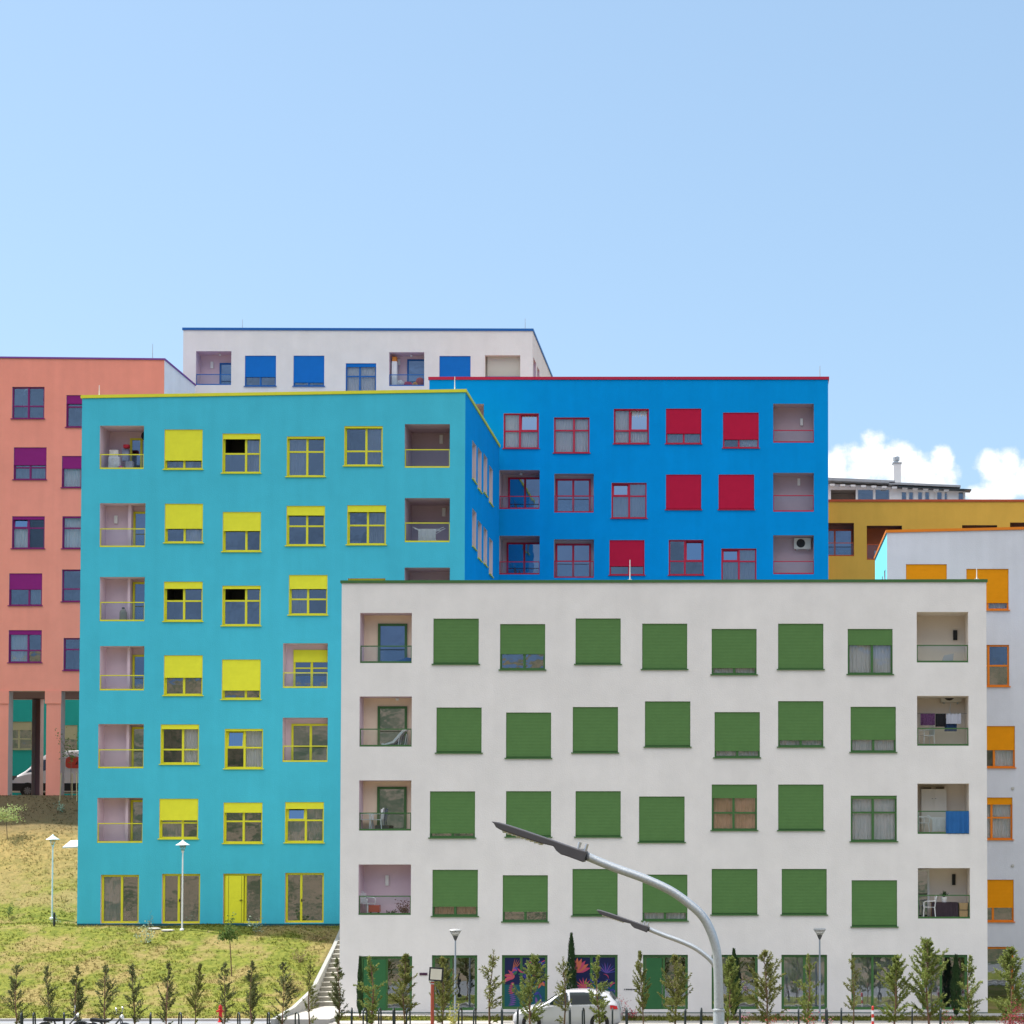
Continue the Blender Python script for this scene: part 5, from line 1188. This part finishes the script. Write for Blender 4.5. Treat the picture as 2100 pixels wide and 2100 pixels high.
def wheel(root, x, z, y, rad, rimr, rimm, spokes=10):
    t = MB(); s = -1 if y < 0 else 1
    t.lathe([(rimr, y - .02 * s), (rad - .02, y - .01 * s), (rad, y + .03 * -s), (rad, y - .17 * s), (rad - .02, y - .19 * s), (rimr, y - .18 * s)], (x, 0, z), 28, axis='y', cap=False)
    w = t.build('wheel', M_rubber, root, local=True, smooth=True)
    r = MB(); r.lathe([(rimr, y - .0 * s), (rimr - .02, y - .015 * s), (rimr - .025, y - .05 * s), (.02, y - .055 * s)], (x, 0, z), 28, 1, axis='y', cap=False)
    for i in range(spokes):
        a = i * 2 * math.pi / spokes; ca, sa = math.cos(a), math.sin(a); h = .034
        r.quad([(x + ca * .03 - sa * h, y - .012 * s, z + sa * .03 + ca * h), (x + ca * (rimr - .01) - sa * h * 1.5, y - .01 * s, z + sa * (rimr - .01) + ca * h * 1.5), (x + ca * (rimr - .01) + sa * h * 1.5, y - .01 * s, z + sa * (rimr - .01) - ca * h * 1.5), (x + ca * .03 + sa * h, y - .012 * s, z + sa * .03 - ca * h)])
    r.lathe([(.05, y - .01 * s), (.05, y), (.02, y + .005 * s)], (x, 0, z), 12, 0, axis='y')
    r.build('rim', [rimm, M_black], w, local=True)
M_carw = mat('car_white', (.50, .51, .55), .25, spec=.5); M_carg = glass('car_glass', .03, (.9, 1, 1), ttint=(.03, .05, .05), top=.18); M_rim = mat('alloy', (.62, .63, .65), .35, metal=.2)
MATS['car_white'].node_tree.nodes['Principled BSDF'].inputs['Coat Weight'].default_value = .5
yc = 68.0; xf, xr = W(1050, 2060, 67.2).x, W(1272, 2060, 67.2).x; CL = xr - xf
car = thing('parked_car', (xf, yc, -.352), 'white hatchback parked on the road before the mural windows, facing left', 'car')
k = CL / 3.95; S = lambda x: x * k; mb = MB()
loft(mb, [(S(0.0), .30, .52, .56, .55, .52, .40), (S(.10), .22, .60, .68, .72, .70, .55), (S(.35), .18, .68, .80, .82, .80, .62), (S(.75), .18, .80, .90, .85, .83, .68), (S(1.05), .18, .86, .96, .85, .84, .70),
          (S(1.35), .18, .90, 1.15, .85, .84, .66), (S(1.75), .18, .92, 1.40, .85, .84, .60), (S(2.1), .18, .93, 1.465, .85, .84, .58), (S(2.7), .18, .95, 1.475, .85, .84, .57), (S(3.2), .18, .97, 1.43, .85, .84, .55),
          (S(3.5), .20, .98, 1.34, .84, .83, .54), (S(3.72), .22, .98, 1.12, .82, .81, .56), (S(3.88), .26, .86, .98, .76, .75, .58), (S(3.95), .34, .60, .70, .66, .66, .5)])
body = mb.build('body', M_carw, car, local=True, smooth=True)
def sidepoly(pts, s, out=.012):   # pts (x, height) between shoulder and roof
    res = []
    for (x, z) in pts:
        t = (z - .93) / .53; w = .825 * (1 - t) + .60 * t + .03 * math.sin(max(0, min(1, t)) * 3.14); res.append((S(x), s * (w + out), z))
    return res
for s, nm in ((-1, 'side_window'), (1, 'side_window')):
    for pts in ([(1.28, .95), (2.06, .965), (2.0, 1.40), (1.86, 1.39), (1.62, 1.24)], [(2.14, .967), (2.98, .99), (2.95, 1.375), (2.6, 1.41), (2.08, 1.405)], [(3.04, .995), (3.42, 1.04), (3.3, 1.26), (3.02, 1.36)]):
        g = MB(); g.quad(sidepoly(pts, s)); g.build(nm, M_carg, car, local=True)
g = MB(); g.quad([(S(1.10), -.68, .99), (S(1.10), .68, .99), (S(1.72), .53, 1.405), (S(1.72), -.53, 1.405)]); g.build('windscreen', M_carg, car, local=True)
g = MB(); g.quad([(S(3.745), -.52, 1.12), (S(3.53), -.46, 1.37), (S(3.53), .46, 1.37), (S(3.745), .52, 1.12)]); g.build('rear_window', M_carg, car, local=True)
for s in (-1, 1):
    for xx in (S(.72), S(3.2)):
        a = MB(); a.lathe([(.335, s * .80), (.335, s * .862), (.29, s * .864), (.29, s * .80)], (xx, 0, .32), 28, axis='y', cap=False); a.build('wheel_arch', M_black, car, local=True)
        wheel(car, xx, .31, s * .885, .31, .215, M_rim)
    m_ = MB(); m_.lathe([(.0, -.05), (.07, -.03), (.085, .03), (.05, .07)], (S(1.32), s * .93, 1.0), 10, axis='x'); m_.build('wing_mirror', M_carw, car, local=True, smooth=True)
    m_ = MB(); m_.quad([(S(.06), s * .57, .56), (S(.30), s * .80, .62), (S(.42), s * .815, .72), (S(.16), s * .66, .66)]); m_.build('headlight', mat('headlight', (.6, .62, .62), .15, spec=.8), car, local=True)
    m_ = MB(); m_.quad([(S(3.60), s * .862, .80), (S(3.86), s * .79, .80), (S(3.83), s * .79, .92), (S(3.58), s * .86, .95)]); m_.build('tail_light', mat('tail_red', (.6, .02, .03), .2, spec=.6), car, local=True)
    m_ = MB()
    for xx in (2.08, 3.0): m_.box(S(xx), S(xx) + .008, s * .8655 - .004, s * .8655 + .004, .28, .92)
    m_.box(S(1.1), S(1.1) + .008, s * .862 - .004, s * .862 + .004, .3, .86)
    for xx in (1.9, 2.85): m_.box(S(xx), S(xx) + .14, s * .868 - .006, s * .868 + .006, .80, .82)
    m_.build('door_seam', mat('seam_grey', (.12, .12, .12), .6), car, local=True)
m_ = MB(); m_.box(S(.02), S(.08), -.5, .5, .32, .44); m_.build('grille', M_black, car, local=True); car.scale = (1, 1, .965)

yv = 107.2; xv = W(16, 1600, 106.3).x; van = thing('delivery_van', (xv, yv, gz(xv, yv) + .004), 'white high-roof van with red panel, behind the salmon pillars', 'van')
M_van = mat('van_white', (.72, .72, .76), .35, var=.03, spec=.5); mb = MB()
loft(mb, [(0, .35, .75, .80, .75, .72, .6), (.12, .28, .95, 1.05, .92, .9, .75), (.55, .25, 1.15, 1.25, .98, .95, .8), (.95, .25, 1.25, 1.5, .98, .96, .82), (1.6, .25, 1.35, 2.05, .98, .97, .82), (2.1, .25, 1.4, 2.42, .98, .97, .84), (2.7, .25, 1.45, 2.6, .98, .97, .86),
          (4.5, .25, 1.5, 2.66, .98, .97, .87), (5.9, .25, 1.5, 2.64, .98, .97, .87), (6.0, .30, 1.45, 2.5, .95, .94, .84)])
mb.build('body', M_van, van, local=True, smooth=True)
for s in (-1, 1):
    g = MB(); g.quad([(x, s * (.985 - max(0, z - 1.4) * .09), z) for x, z in ((1.05, 1.36), (2.18, 1.5), (2.26, 2.1), (1.95, 2.1), (1.6, 1.86))]); g.build('side_window', glass('van_glass', .06, ttint=(.04, .05, .05)), van, local=True)
    g = MB(); g.box(.1, 6.0, s * .985 - .012, s * .985 + .012, .35, .78); g.build('side_moulding', M_black, van, local=True)
    for xx in (1.15, 4.6):
        a = MB(); a.lathe([(.42, s * .90), (.42, s * 1.0), (.36, s * 1.002)], (xx, 0, .40), 24, axis='y'); a.build('wheel_arch', M_black, van, local=True)
        wheel(van, xx, .36, s * 1.02, .36, .22, mat('steel_rim', (.18, .18, .19), .5), 8)
    g = MB(); g.box(.1, .5, s * .90 - .03, s * .90 + .03, .95, 1.2); g.build('headlight', mat('headlight_dark', (.08, .09, .1), .15, spec=.8), van, local=True)
    g = MB(); g.box(1.35, 1.47, s * 1.02 - .04, s * 1.02 + .09, 1.5, 1.78); g.build('wing_mirror', M_white, van, local=True)
g = MB(); n = 10; pts = []
x0_, x1_, z0_, z1_ = 3.25, 5.3, 1.62, 2.26
for (cx_, cz_, a0) in ((x1_ - .2, z0_ + .2, -90), (x1_ - .2, z1_ - .2, 0), (x0_ + .2, z1_ - .2, 90), (x0_ + .2, z0_ + .2, 180)):
    for i in range(5): a = R(a0 + i * 22.5); pts.append((cx_ + .2 * math.cos(a), cz_ + .2 * math.sin(a)))
g.quad([(x, -1.0 + max(0, z - 1.5) * .085, z) for x, z in pts]); g.build('red_panel', mat('van_red', (.62, .08, .05), .4), van, local=True)
g = MB(); rr = random.Random(4); x = 3.45
while x < 5.05:
    w_ = rr.uniform(.06, .16); g.quad([(x, -1.012 + .04, 1.83), (x + w_, -1.012 + .04, 1.83), (x + w_, -1.012 + .06, 2.03 + rr.uniform(0, .05)), (x, -1.012 + .06, 2.0)]); x += w_ + .03
g.build('panel_lettering', mat('lettering_dark', (.10, .03, .02), .5), van, local=True)

def moped(loc, rz, lab):
    root = thing('moped', loc, lab, 'moped', 'mopeds parked on the verge', rz=rz); bk = M_black; dm = mat('moped_dark', (.05, .055, .06), .35, spec=.6)
    for x in (-.62, .62):
        mb = MB(); mb.lathe([(.20, -.045), (.29, -.05), (.305, 0), (.29, .05), (.20, .045)], (x, 0, .305), 24, axis='y', cap=False); w = mb.build('wheel', M_rubber, root, local=True, smooth=True)
        mb = MB(); mb.lathe([(.2, -.02), (.17, 0), (.2, .02)], (x, 0, .305), 20, axis='y', cap=False)
        for i in range(6): a = i * 1.047; mb.tube([(x, 0, .305), (x + math.cos(a) * .19, 0, .305 + math.sin(a) * .19)], .01, 5)
        mb.build('rim', M_rim, w, local=True)
        mb = MB(); mb.tube([(x + .34 * math.cos(R(t)), 0, .305 + .34 * math.sin(R(t))) for t in range(25, 160, 15)], .045, 6); mb.build('mudguard', dm, root, local=True, smooth=True)
    mb = MB(); mb.tube([(.62, .08, .30), (.48, .06, .75), (.42, 0, .92)], .022, 8); mb.tube([(.62, -.08, .30), (.48, -.06, .75), (.42, 0, .92)], .022, 8); mb.tube([(.45, 0, .82), (.1, 0, .42), (-.3, 0, .45), (-.62, 0, .30)], .035, 8); mb.tube([(-.2, 0, .45), (-.28, 0, .72)], .03, 8); mb.build('frame', dm, root, local=True, smooth=True)
    mb = MB(); mb.tube([(.38, -.32, 1.0), (.42, -.15, .98), (.42, .15, .98), (.38, .32, 1.0)], .014, 8)
    for s in (-1, 1): mb.tube([(.38, s * .33, 1.0), (.36, s * .2, 1.0)], .022, 8)
    mb.build('handlebar', bk, root, local=True)
    for s in (-1, 1):
        mb = MB(); mb.tube([(.40, s * .2, .98), (.42, s * .24, 1.13)], .007, 5); mb.lathe([(.0, -.012), (.06, -.008), (.06, .008), (.0, .012)], (.42, s * .25, 1.17), 12, axis='x'); mb.build('mirror', M_steel, root, local=True)
    mb = MB(); mb.prism([(-.66, .74), (-.6, .70), (-.1, .68), (.08, .72), (.05, .78), (-.2, .79), (-.62, .84)], -.12, .12); mb.build('seat', bk, root, local=True, bevel=.02)
    mb = MB(); mb.prism([(-.25, .3), (.08, .28), (.14, .45), (-.02, .56), (-.28, .54)], -.10, .10); mb.build('engine', mat('engine_grey', (.2, .2, .21), .4, metal=.5), root, local=True, bevel=.02)
    mb = MB(); mb.lathe([(.085, .50), (.085, .55), (.04, .46)], (0, 0, .88), 14, axis='x'); mb.build('headlight', M_white, root, local=True)
    root.scale = (.93, .93, .93)
    return root
p = W(128, 2100, 63.3); moped((p.x, 63.3, -.283), R(20), 'dark moped parked behind the kerb at the left, only its top in view')
p = W(222, 2100, 62.9); moped((p.x, 62.9, -.283), R(-8), 'dark moped with white mirrors parked right of the other one')

# ================================================================== THINGS ON THE BALCONIES
def sub(r, fu, fz, n, d): return (r[0] + (r[1] - r[0]) * fu, d + n, r[2] + (r[3] - r[2]) * fz)
def ac_unit(loc, lab, w=.8, h=.55, grp='air conditioner units on the balcony walls'):
    x, y, z = loc; root = thing('air_conditioner', loc, lab, 'air conditioner', grp); mb = MB(); mb.box(-w / 2, w / 2, -.28, 0, 0, h); mb.build('casing', mat('ac_casing', (.62, .60, .55), .5), root, local=True, bevel=.015)
    mb = MB(); mb.lathe([(.22, -.288), (.22, -.281)], (-w * .1, 0, h / 2), 20, 0, axis='y')
    for rr_ in (.07, .13, .19): mb.tube([(-w * .1 + rr_ * math.cos(a * .4), -.292, h / 2 + rr_ * math.sin(a * .4)) for a in range(17)], .005, 4, 1, cap=False)
    mb.build('fan_grille', [M_black, M_dark], root, local=True)
    mb = MB(); mb.box(-w * .35, -w * .3, -.26, 0, -.06, -.001); mb.box(w * .3, w * .35, -.26, 0, -.06, -.001); mb.build('bracket', M_galv, root, local=True)
def plastic_chair(loc, rz, lab, grp=None):
    root = thing('plastic_chair', loc, lab, 'chair', grp, rz=rz); mb = MB(); mb.box(-.22, .22, -.21, .21, .41, .435); mb.build('seat', M_white, root, local=True, bevel=.01)
    mb = MB()
    for i in range(5): y = -.17 + i * .085; mb.box(.2 + .0, .225, y - .022, y + .022, .45, .82)
    mb.tube([(.21, -.21, .43), (.25, -.2, .72), (.27, -.1, .86), (.27, .1, .86), (.25, .2, .72), (.21, .21, .43)], .018, 6); mb.build('backrest', M_white, root, local=True)
    for (x, y) in ((-.2, -.2), (-.2, .2), (.2, -.2), (.2, .2)): mb = MB(); mb.tube([(x, y, .42), (x * 1.2, y * 1.15, 0)], [.022, .016], 6); mb.build('leg', M_white, root, local=True)
    for y in (-.235, .235): mb = MB(); mb.tube([(-.21, y, .42), (-.23, y, .6), (-.1, y, .65), (.24, y, .66)], .018, 6); mb.build('armrest', M_white, root, local=True)
def cloth(name, fr, u0, u1, z0, z1, n, m, lab, cat, grp=None, amp=.02, waves=4):
    mb = MB(); mb.sheet(fr, u0, u1, z0, z1, n, amp, waves); o = mb.build(name, m); md = o.modifiers.new('s', 'SOLIDIFY'); md.thickness = .006; return tag(o, lab, cat, grp)
dF = 72.0; fr = Fb.fr
# top left: blue cover; second left: white lounge chair; third: two chairs, box
r = BL[0]; x, y, z = sub(r, .87, .0, .45, dF); mb = MB(); mb.prism([(x - .42, z + .10), (x + .22, z + .10), (x + .24, z + .22), (x, z + .25), (x - .2, z + .16)], y - .15, y + .15); tag(mb.build('folded_cover', mat('blue_cloth', (.04, .14, .36), .8, var=.2)), 'folded blue cover on the top left balcony of the white block', 'cover')
r = BL[1]; lc = thing('lounge_chair', sub(r, .62, 0, .35, dF), 'white sloping lounge chair on the second left balcony of the white block', 'lounge chair')
mb = MB(); mb.prism([(-.42, .14), (-.3, .12), (.0, .22), (.38, .66), (.52, .68), (.52, .62), (.42, .58), (.05, .15), (-.3, .06), (-.42, .08)], -.2, .2); mb.build('seat', M_white, lc, local=True)
for xx in (-.38, .2, .45): mb = MB(); mb.tube([(xx, -.18, .0), (xx + (.08 if xx > 0 else 0), -.18, .1 if xx < 0 else .5)], .016, 6); mb.tube([(xx, .18, .0), (xx + (.08 if xx > 0 else 0), .18, .1 if xx < 0 else .5)], .016, 6); mb.build('leg', M_white, lc, local=True)
r = BL[2]; plastic_chair(sub(r, .10, .0, .4, dF), R(180), 'white plastic chair at the left of the third balcony down, white block', 'white plastic chairs'); plastic_chair(sub(r, .30, .0, .38, dF), 0, 'white plastic chair beside the planter on the third balcony down', 'white plastic chairs')
x, y, z = sub(r, .42, 0, .25, dF); mb = MB(); mb.box(x - .25, x + .25, y - .08, y + .08, z, z + .2); mb.box(x - .23, x + .23, y - .06, y + .06, z + .2, z + .21, 1); tag(mb.build('planter', [M_dark, M_bark]), 'long dark planter box on the third left balcony', 'planter')
r = BL[3]; plastic_chair(sub(r, .12, .0, .4, dF), R(150), 'white plastic chair on the pink lowest left balcony', 'white plastic chairs')
x, y, z = sub(r, .27, 0, .4, dF); mb = MB(); mb.box(x - .2, x + .2, y - .15, y + .15, z + .10, z + .36); mb.box(x - .17, x - .13, y - .12, y + .12, z, z + .1, 1); mb.box(x + .13, x + .17, y - .12, y + .12, z, z + .1, 1); tag(mb.build('storage_crate', [mat('crate_red', (.55, .06, .03), .5), M_black]), 'red crate on the pink lowest left balcony', 'crate')
leafy('potted_plant', 'dark red leafed balcony plant at the right of the pink balcony', 'plant', sub(r, .83, 0, .35, dF), 0, (0, .32, .3, .22), leaf_mat('dark_red_leaf', (.05, .03, .02), (.22, .04, .04)), n=380, ls=.06, branches=18, stemr=.006)
leafy('potted_plant', 'low dark green balcony plant in the middle of the pink balcony', 'plant', sub(r, .6, 0, .3, dF), 0, (0, .12, .22, .08), L_cyp, n=160, ls=.05, branches=14, stemr=.005)
# right balconies
r = BR[0]; x, y, z = sub(r, .63, 0, .7, dF); mb = MB(); mb.prism([(x - .25, z), (x + .2, z), (x + .25, z + .42), (x - .12, z + .34)], y, y + .1); tag(mb.build('leaning_board', mat('board_grey', (.40, .42, .46), .6)), 'grey board leaning behind the glass of the top right balcony', 'board')
r = BR[1]; ac_unit((sub(r, .72, 0, 1.29, dF)[0], 73.29, sub(r, 0, .93, 0, dF)[2] - .02), 'air conditioner high on the laundry balcony of the white block')
mb = MB(); mb.tube([sub(r, .72, .9, 1.2, dF), sub(r, .70, .75, 1.22, dF), sub(r, .74, .64, 1.22, dF)], .02, 6); tag(mb.build('drain_pipe', M_white), 'pale hose hanging from the air conditioner on the laundry balcony', 'hose')
mb = MB(); zl = sub(r, 0, .66, 0, dF)[2]; mb.tube([(r[0] + .03, 72.25, zl), ((r[0] + r[1]) / 2, 72.25, zl - .03), (r[1] - .03, 72.25, zl)], .006, 5); tag(mb.build('clothes_line', M_dark), 'thin clothes line across the laundry balcony', 'clothes line')
wd = r[1] - r[0]; hh_ = r[3] - r[2]
cloth('hanging_laundry', fr, r[0] + wd * .08, r[0] + wd * .36, zl - hh_ * .24, zl, .25, mat('purple_print', (.05, .008, .06), .9, var=.5, vscale=25, col2=(.16, .07, .17)), 'purple printed cloth on the clothes line of the white block', 'laundry', 'laundry on the clothes line')
cloth('hanging_laundry', fr, r[0] + wd * .37, r[0] + wd * .57, zl - hh_ * .27, zl - .01, .24, mat('black_cloth', (.012, .012, .015), .9), 'black cloth in the middle of the clothes line', 'laundry', 'laundry on the clothes line')
cloth('hanging_laundry', fr, r[0] + wd * .58, r[0] + wd * .87, zl - hh_ * .21, zl - .005, .25, mat('grey_shirt', (.42, .43, .50), .9), 'pale grey shirt at the right of the clothes line', 'laundry', 'laundry on the clothes line')
cloth('hanging_laundry', fr, r[0] + wd * .55, r[0] + wd * .79, zl - hh_ * .36, zl - hh_ * .1, .32, mat('denim', (.02, .045, .12), .9), 'dark blue jeans hanging behind the grey shirt', 'laundry', 'laundry on the clothes line')
plastic_chair(sub(r, .22, 0, .7, dF), R(20), 'white plastic chair below the laundry', 'white plastic chairs')
r = BR[2]; wd = r[1] - r[0]; hh_ = r[3] - r[2]; cb_ = thing('cupboard', (r[0] + wd * .37, 73.0, r[2]), 'cream two-door cupboard standing on the right balcony with the blue cloth', 'cupboard')
cw = wd * .5; ch = hh_ * .91; mb = MB(); mb.box(-cw / 2, cw / 2, 0, .28, 0, ch); mb.build('body', mat('cupboard_cream', (.66, .61, .55), .5), cb_, local=True)
for s in (-1, 1):
    for (za, zb_) in ((.02, ch * .49), (ch * .5, ch - .01)): mb = MB(); a, b = (s * .004, s * (cw / 2 - .01)) if s > 0 else (s * (cw / 2 - .01), s * .004); mb.box(a, b, -.018, -.001, za, zb_); dd_ = mb.build('door', MATS['cupboard_cream'], cb_, local=True); mb = MB(); mb.box(s * .06 - .025, s * .06 + .025, -.03, -.019, ch * .78, ch * .79); mb.build('handle', M_dark, dd_, local=True)
mb = MB(); x = cb_.location.x; zt = cb_.location.z + ch; mb.box(x - cw * .5, x - cw * .1, 73.02, 73.2, zt, zt + .06); mb.box(x + .1, x + cw * .4, 73.02, 73.2, zt, zt + .09); tag(mb.build('boxes', mat('dark_cardboard', (.10, .08, .06), .9)), 'dark odds and ends lying on top of the cream cupboard', 'boxes')
cloth('blue_sheet', fr, r[0] + wd * .55, r[1] - .01, r[2] + .02, r[2] + hh_ * .45, -.03, mat('blue_sheet_cloth', (.02, .12, .34), .85, var=.1), 'blue sheet draped over the railing of the right balcony', 'sheet', amp=.025, waves=5)
plastic_chair(sub(r, .1, 0, .5, dF), R(200), 'white plastic chair left of the drying frame', 'white plastic chairs')
def drying_rack(loc, s, lab, drape):
    root = thing('drying_rack', loc, lab, 'drying rack', 'folding drying racks'); mb = MB(); 
    for y in (-.2, .2):
        mb.tube([(-.5 * s, y, .0), (.45 * s, y, .62)], .014, 6); mb.tube([(.5 * s, y, 0), (-.45 * s, y, .62)], .014, 6); mb.tube([(-.62 * s, y, .72), (-.42 * s, y, .62), (.42 * s, y, .62), (.62 * s, y, .72)], .014, 6)
    for i in range(9): x = -.42 * s + .84 * s * i / 8; mb.tube([(x, -.2, .62), (x, .2, .62)], .006, 4)
    mb.build('frame', M_white, root, local=True)
    if drape:
        mb = MB(); f0 = Frame((0, 0, 0), (1, 0, 0), (0, 1, 0)); mb.sheet(f0, -.40 * s, .3 * s, .10, .61, -.215, .015, 3); q = mb.build('hung_cloth', M_curt, root, local=True)
drying_rack(sub(r, .45, 0, .45, dF), .75, 'folding drying rack with grey cloth beside the blue sheet', True)
r = BR[3]; wd = r[1] - r[0]; hh_ = r[3] - r[2]
mb = MB(); mb.box(r[0] + .01, r[0] + .06, 73.18, 73.28, r[2] + .05, r[2] + hh_ * .97); mb.box(r[0] + wd * .24, r[0] + wd * .28, 73.18, 73.28, r[2] + .05, r[2] + hh_ * .97); mb.box(r[0] + .06, r[0] + wd * .24, 73.18, 73.28, r[2] + hh_ * .93, r[2] + hh_ * .97)
o = mb.build('glass_door', M_white); tag(o, 'white framed glass door at the left of the lowest right balcony', 'door'); mb = MB(); mb.quad(((r[0] + .06, 73.23, r[2] + .05), (r[0] + wd * .24, 73.23, r[2] + .05), (r[0] + wd * .24, 73.23, r[2] + hh_ * .93), (r[0] + .06, 73.23, r[2] + hh_ * .93))); mb.build('pane', MATS['door_glass'], o)
tb_ = thing('table', (r[0] + wd * .53, 72.6, r[2]), 'table under a dark cloth on the lowest right balcony', 'table'); mb = MB(); mb.box(-.5, .5, -.3, .3, .58, .6)
for x in (-.45, .45):
    for y in (-.25, .25): mb.box(x - .02, x + .02, y - .02, y + .02, 0, .58)
mb.build('tabletop', M_wood, tb_, local=True); k = MB(); f0 = WORLD; k.sheet(f0, -.5, .5, .03, .605, -.33, .02, 5)
k.quad(((-.5, -.33, .606), (.5, -.33, .606), (.5, .31, .606), (-.5, .31, .606))); q = k.build('tablecloth', mat('dark_plum_cloth', (.045, .03, .04), .85, var=.2), local=True); q.location = tb_.location; tag(q, 'dark plum cloth hanging over the balcony table', 'tablecloth')
pl = thing('potted_plant', (r[0] + wd * .53, 72.5, r[2] + .61), 'dark green plant in a white pot on the cloth covered table', 'plant'); mb = MB(); mb.lathe([(.09, 0), (.12, .2), (.11, .2), (.10, .17)], n=14); mb.build('pot', M_white, pl, local=True)
mb = MB(); rr = random.Random(2)
for i in range(46): a = rr.random() * 6.28; el = rr.uniform(.5, 1.4); dr = Vector((math.cos(a) * math.cos(el), math.sin(a) * math.cos(el), math.sin(el))); l = rr.uniform(.15, .3); pr = Vector((-math.sin(a), math.cos(a), 0)) * .022; q0 = Vector((0, 0, .18)); mb.quad((q0, q0 + dr * l * .6 + pr, q0 + dr * l, q0 + dr * l * .6 - pr))
mb.build('foliage', L_cyp, pl, local=True)
for i, z in enumerate((0.04, .32)):
    mb = MB(); x = r[0] + wd * .9; mb.prism([(x - .15, r[2] + z), (x + .15, r[2] + z), (x + .17, r[2] + z + .26), (x - .17, r[2] + z + .26)], 72.45, 72.75); tag(mb.build('wicker_basket', mat('wicker', (.50, .36, .19), .85, var=.3, vscale=40)), ('lower' if i == 0 else 'upper') + ' tan wicker basket stacked beside the balcony table', 'basket', 'wicker baskets')
mb = MB(); x = r[0] + wd * .9
for dx in (-.2, .2): mb.box(x + dx - .012, x + dx + .012, 72.44, 72.76, r[2], r[2] + .6)
mb.box(x - .2, x + .2, 72.44, 72.76, r[2] + .02, r[2] + .038); mb.box(x - .2, x + .2, 72.44, 72.76, r[2] + .3, r[2] + .318); tag(mb.build('basket_rack', M_dark), 'small dark rack holding the two wicker baskets', 'rack')
plastic_chair(sub(r, .25, 0, .5, dF), R(-10), 'white plastic chair left of the cloth covered table', 'white plastic chairs')
# turquoise block
dT = 82.4; r = TB['F2']; drying_rack(sub(r, .5, 0, .5, dT), 1.1, 'white folding drying rack with sheet on the turquoise block', True)
r = TB['A3']; x, y, z = sub(r, .47, 0, .35, dT); wh = thing('gas_bottle', (x, y, z), 'grey rounded tank on the third balcony of the turquoise block', 'tank'); mb = MB(); mb.lathe([(.14, .0), (.16, .04), (.16, .42), (.12, .52), (.05, .56), (.05, .60)], n=16); mb.build('tank', mat('tank_grey', (.30, .29, .24), .5, var=.1), wh, local=True, smooth=False); mb = MB(); mb.lathe([(.07, .6), (.07, .64), (.03, .65)], n=10); mb.build('valve_guard', M_dark, wh, local=True)
r = TB['A1']; ac_unit((sub(r, .9, 0, 0, dT)[0], dT + 1.28, sub(r, 0, .80, 0, dT)[2] - .1), 'air conditioner in the top corner balcony of the turquoise block', w=.3, h=.5)
rr = random.Random(5)
for i, (fu, z, w_, h_, c, nm, lab) in enumerate(((.25, 0, .5, .62, (.62, .63, .68), 'storage_box', 'large white box in the cluttered top left balcony of the turquoise block'), (.22, .62, .4, .35, (.66, .64, .6), 'storage_box', 'white box on top of the large one in the cluttered balcony'),
        (.55, 0, .34, .5, (.30, .32, .38), 'storage_box', 'grey box behind the railing of the cluttered balcony'), (.38, .0, .22, .22, (.5, .08, .3), 'storage_box', 'small pink box low in the cluttered balcony'), (.5, 1.05, .25, .16, (.4, .02, .04), 'storage_box', 'small red box topmost in the cluttered balcony'), (.46, .5, .3, .55, (.25, .28, .40), 'storage_box', 'bluish box stacked in the middle of the cluttered balcony'))):
    x, y, z0_ = sub(r, fu, 0, .5 + .14 * (i % 3), dT); mb = MB(); mb.box(x - w_ / 2, x + w_ / 2, y - .1, y + .12, z0_ + z, z0_ + z + h_); tag(mb.build(nm, mat('box%d' % i, c, .8, var=.3, vscale=6), bevel=.03), lab, 'box', 'boxes piled on the cluttered balcony')
# azure block, back block
r = BB['F3']; ac_unit((sub(r, .73, 0, 0, 94.5)[0], 95.38, sub(r, 0, .70, 0, 94.5)[2]), 'air conditioner on the lowest right balcony of the azure block', w=.85, h=.56)
r = KB['E']; x, y, z = sub(r, .06, 0, .45, 105); mb = MB(); mb.box(x - .02, x + .26, y - .2, y + .2, z, z + 1.45); o = mb.build('cabinet', M_white); tag(o, 'tall narrow white cabinet on the back white block balcony', 'cabinet'); mb = MB(); mb.box(x, x + .24, y - .18, y + .18, z + 1.452, z + 1.72); tag(mb.build('storage_box', mat('orange_box', (.62, .22, .04), .7)), 'orange box on top of the tall narrow cabinet', 'box')
for i, (fu, c, h_, lab) in enumerate(((.28, (.6, .6, .62), .45, 'white bundle on the floor of the back white block balcony'), (.5, (.40, .03, .08), .36, 'dark red bundle on the back white block balcony'), (.74, (.62, .28, .05), .34, 'orange bundle on the back white block balcony'), (.84, (.35, .06, .05), .60, 'maroon bundle at the right of the back white block balcony'))):
    x, y, z = sub(r, fu, 0, .5, 105); mb = MB(); mb.lathe([(.12, 0), (.24, .06), (.27, h_ * .5), (.18, h_ * .9), (.05, h_)], (x, y, z), 9); tag(mb.build('laundry_bundle', mat('bundle%d' % i, c, .9, var=.3, vscale=8), smooth=True), lab, 'bundle', 'bundles on the back balcony')
r = YB; mb = MB(); x, y, z = sub(r, .34, 0, .4, 105); mb.box(x - .22, x + .22, y - .1, y + .1, z, z + .55); tag(mb.build('storage_box', mat('blue_grey_box', (.30, .42, .55), .6)), 'pale blue box on the rust walled balcony of the ochre block', 'box')
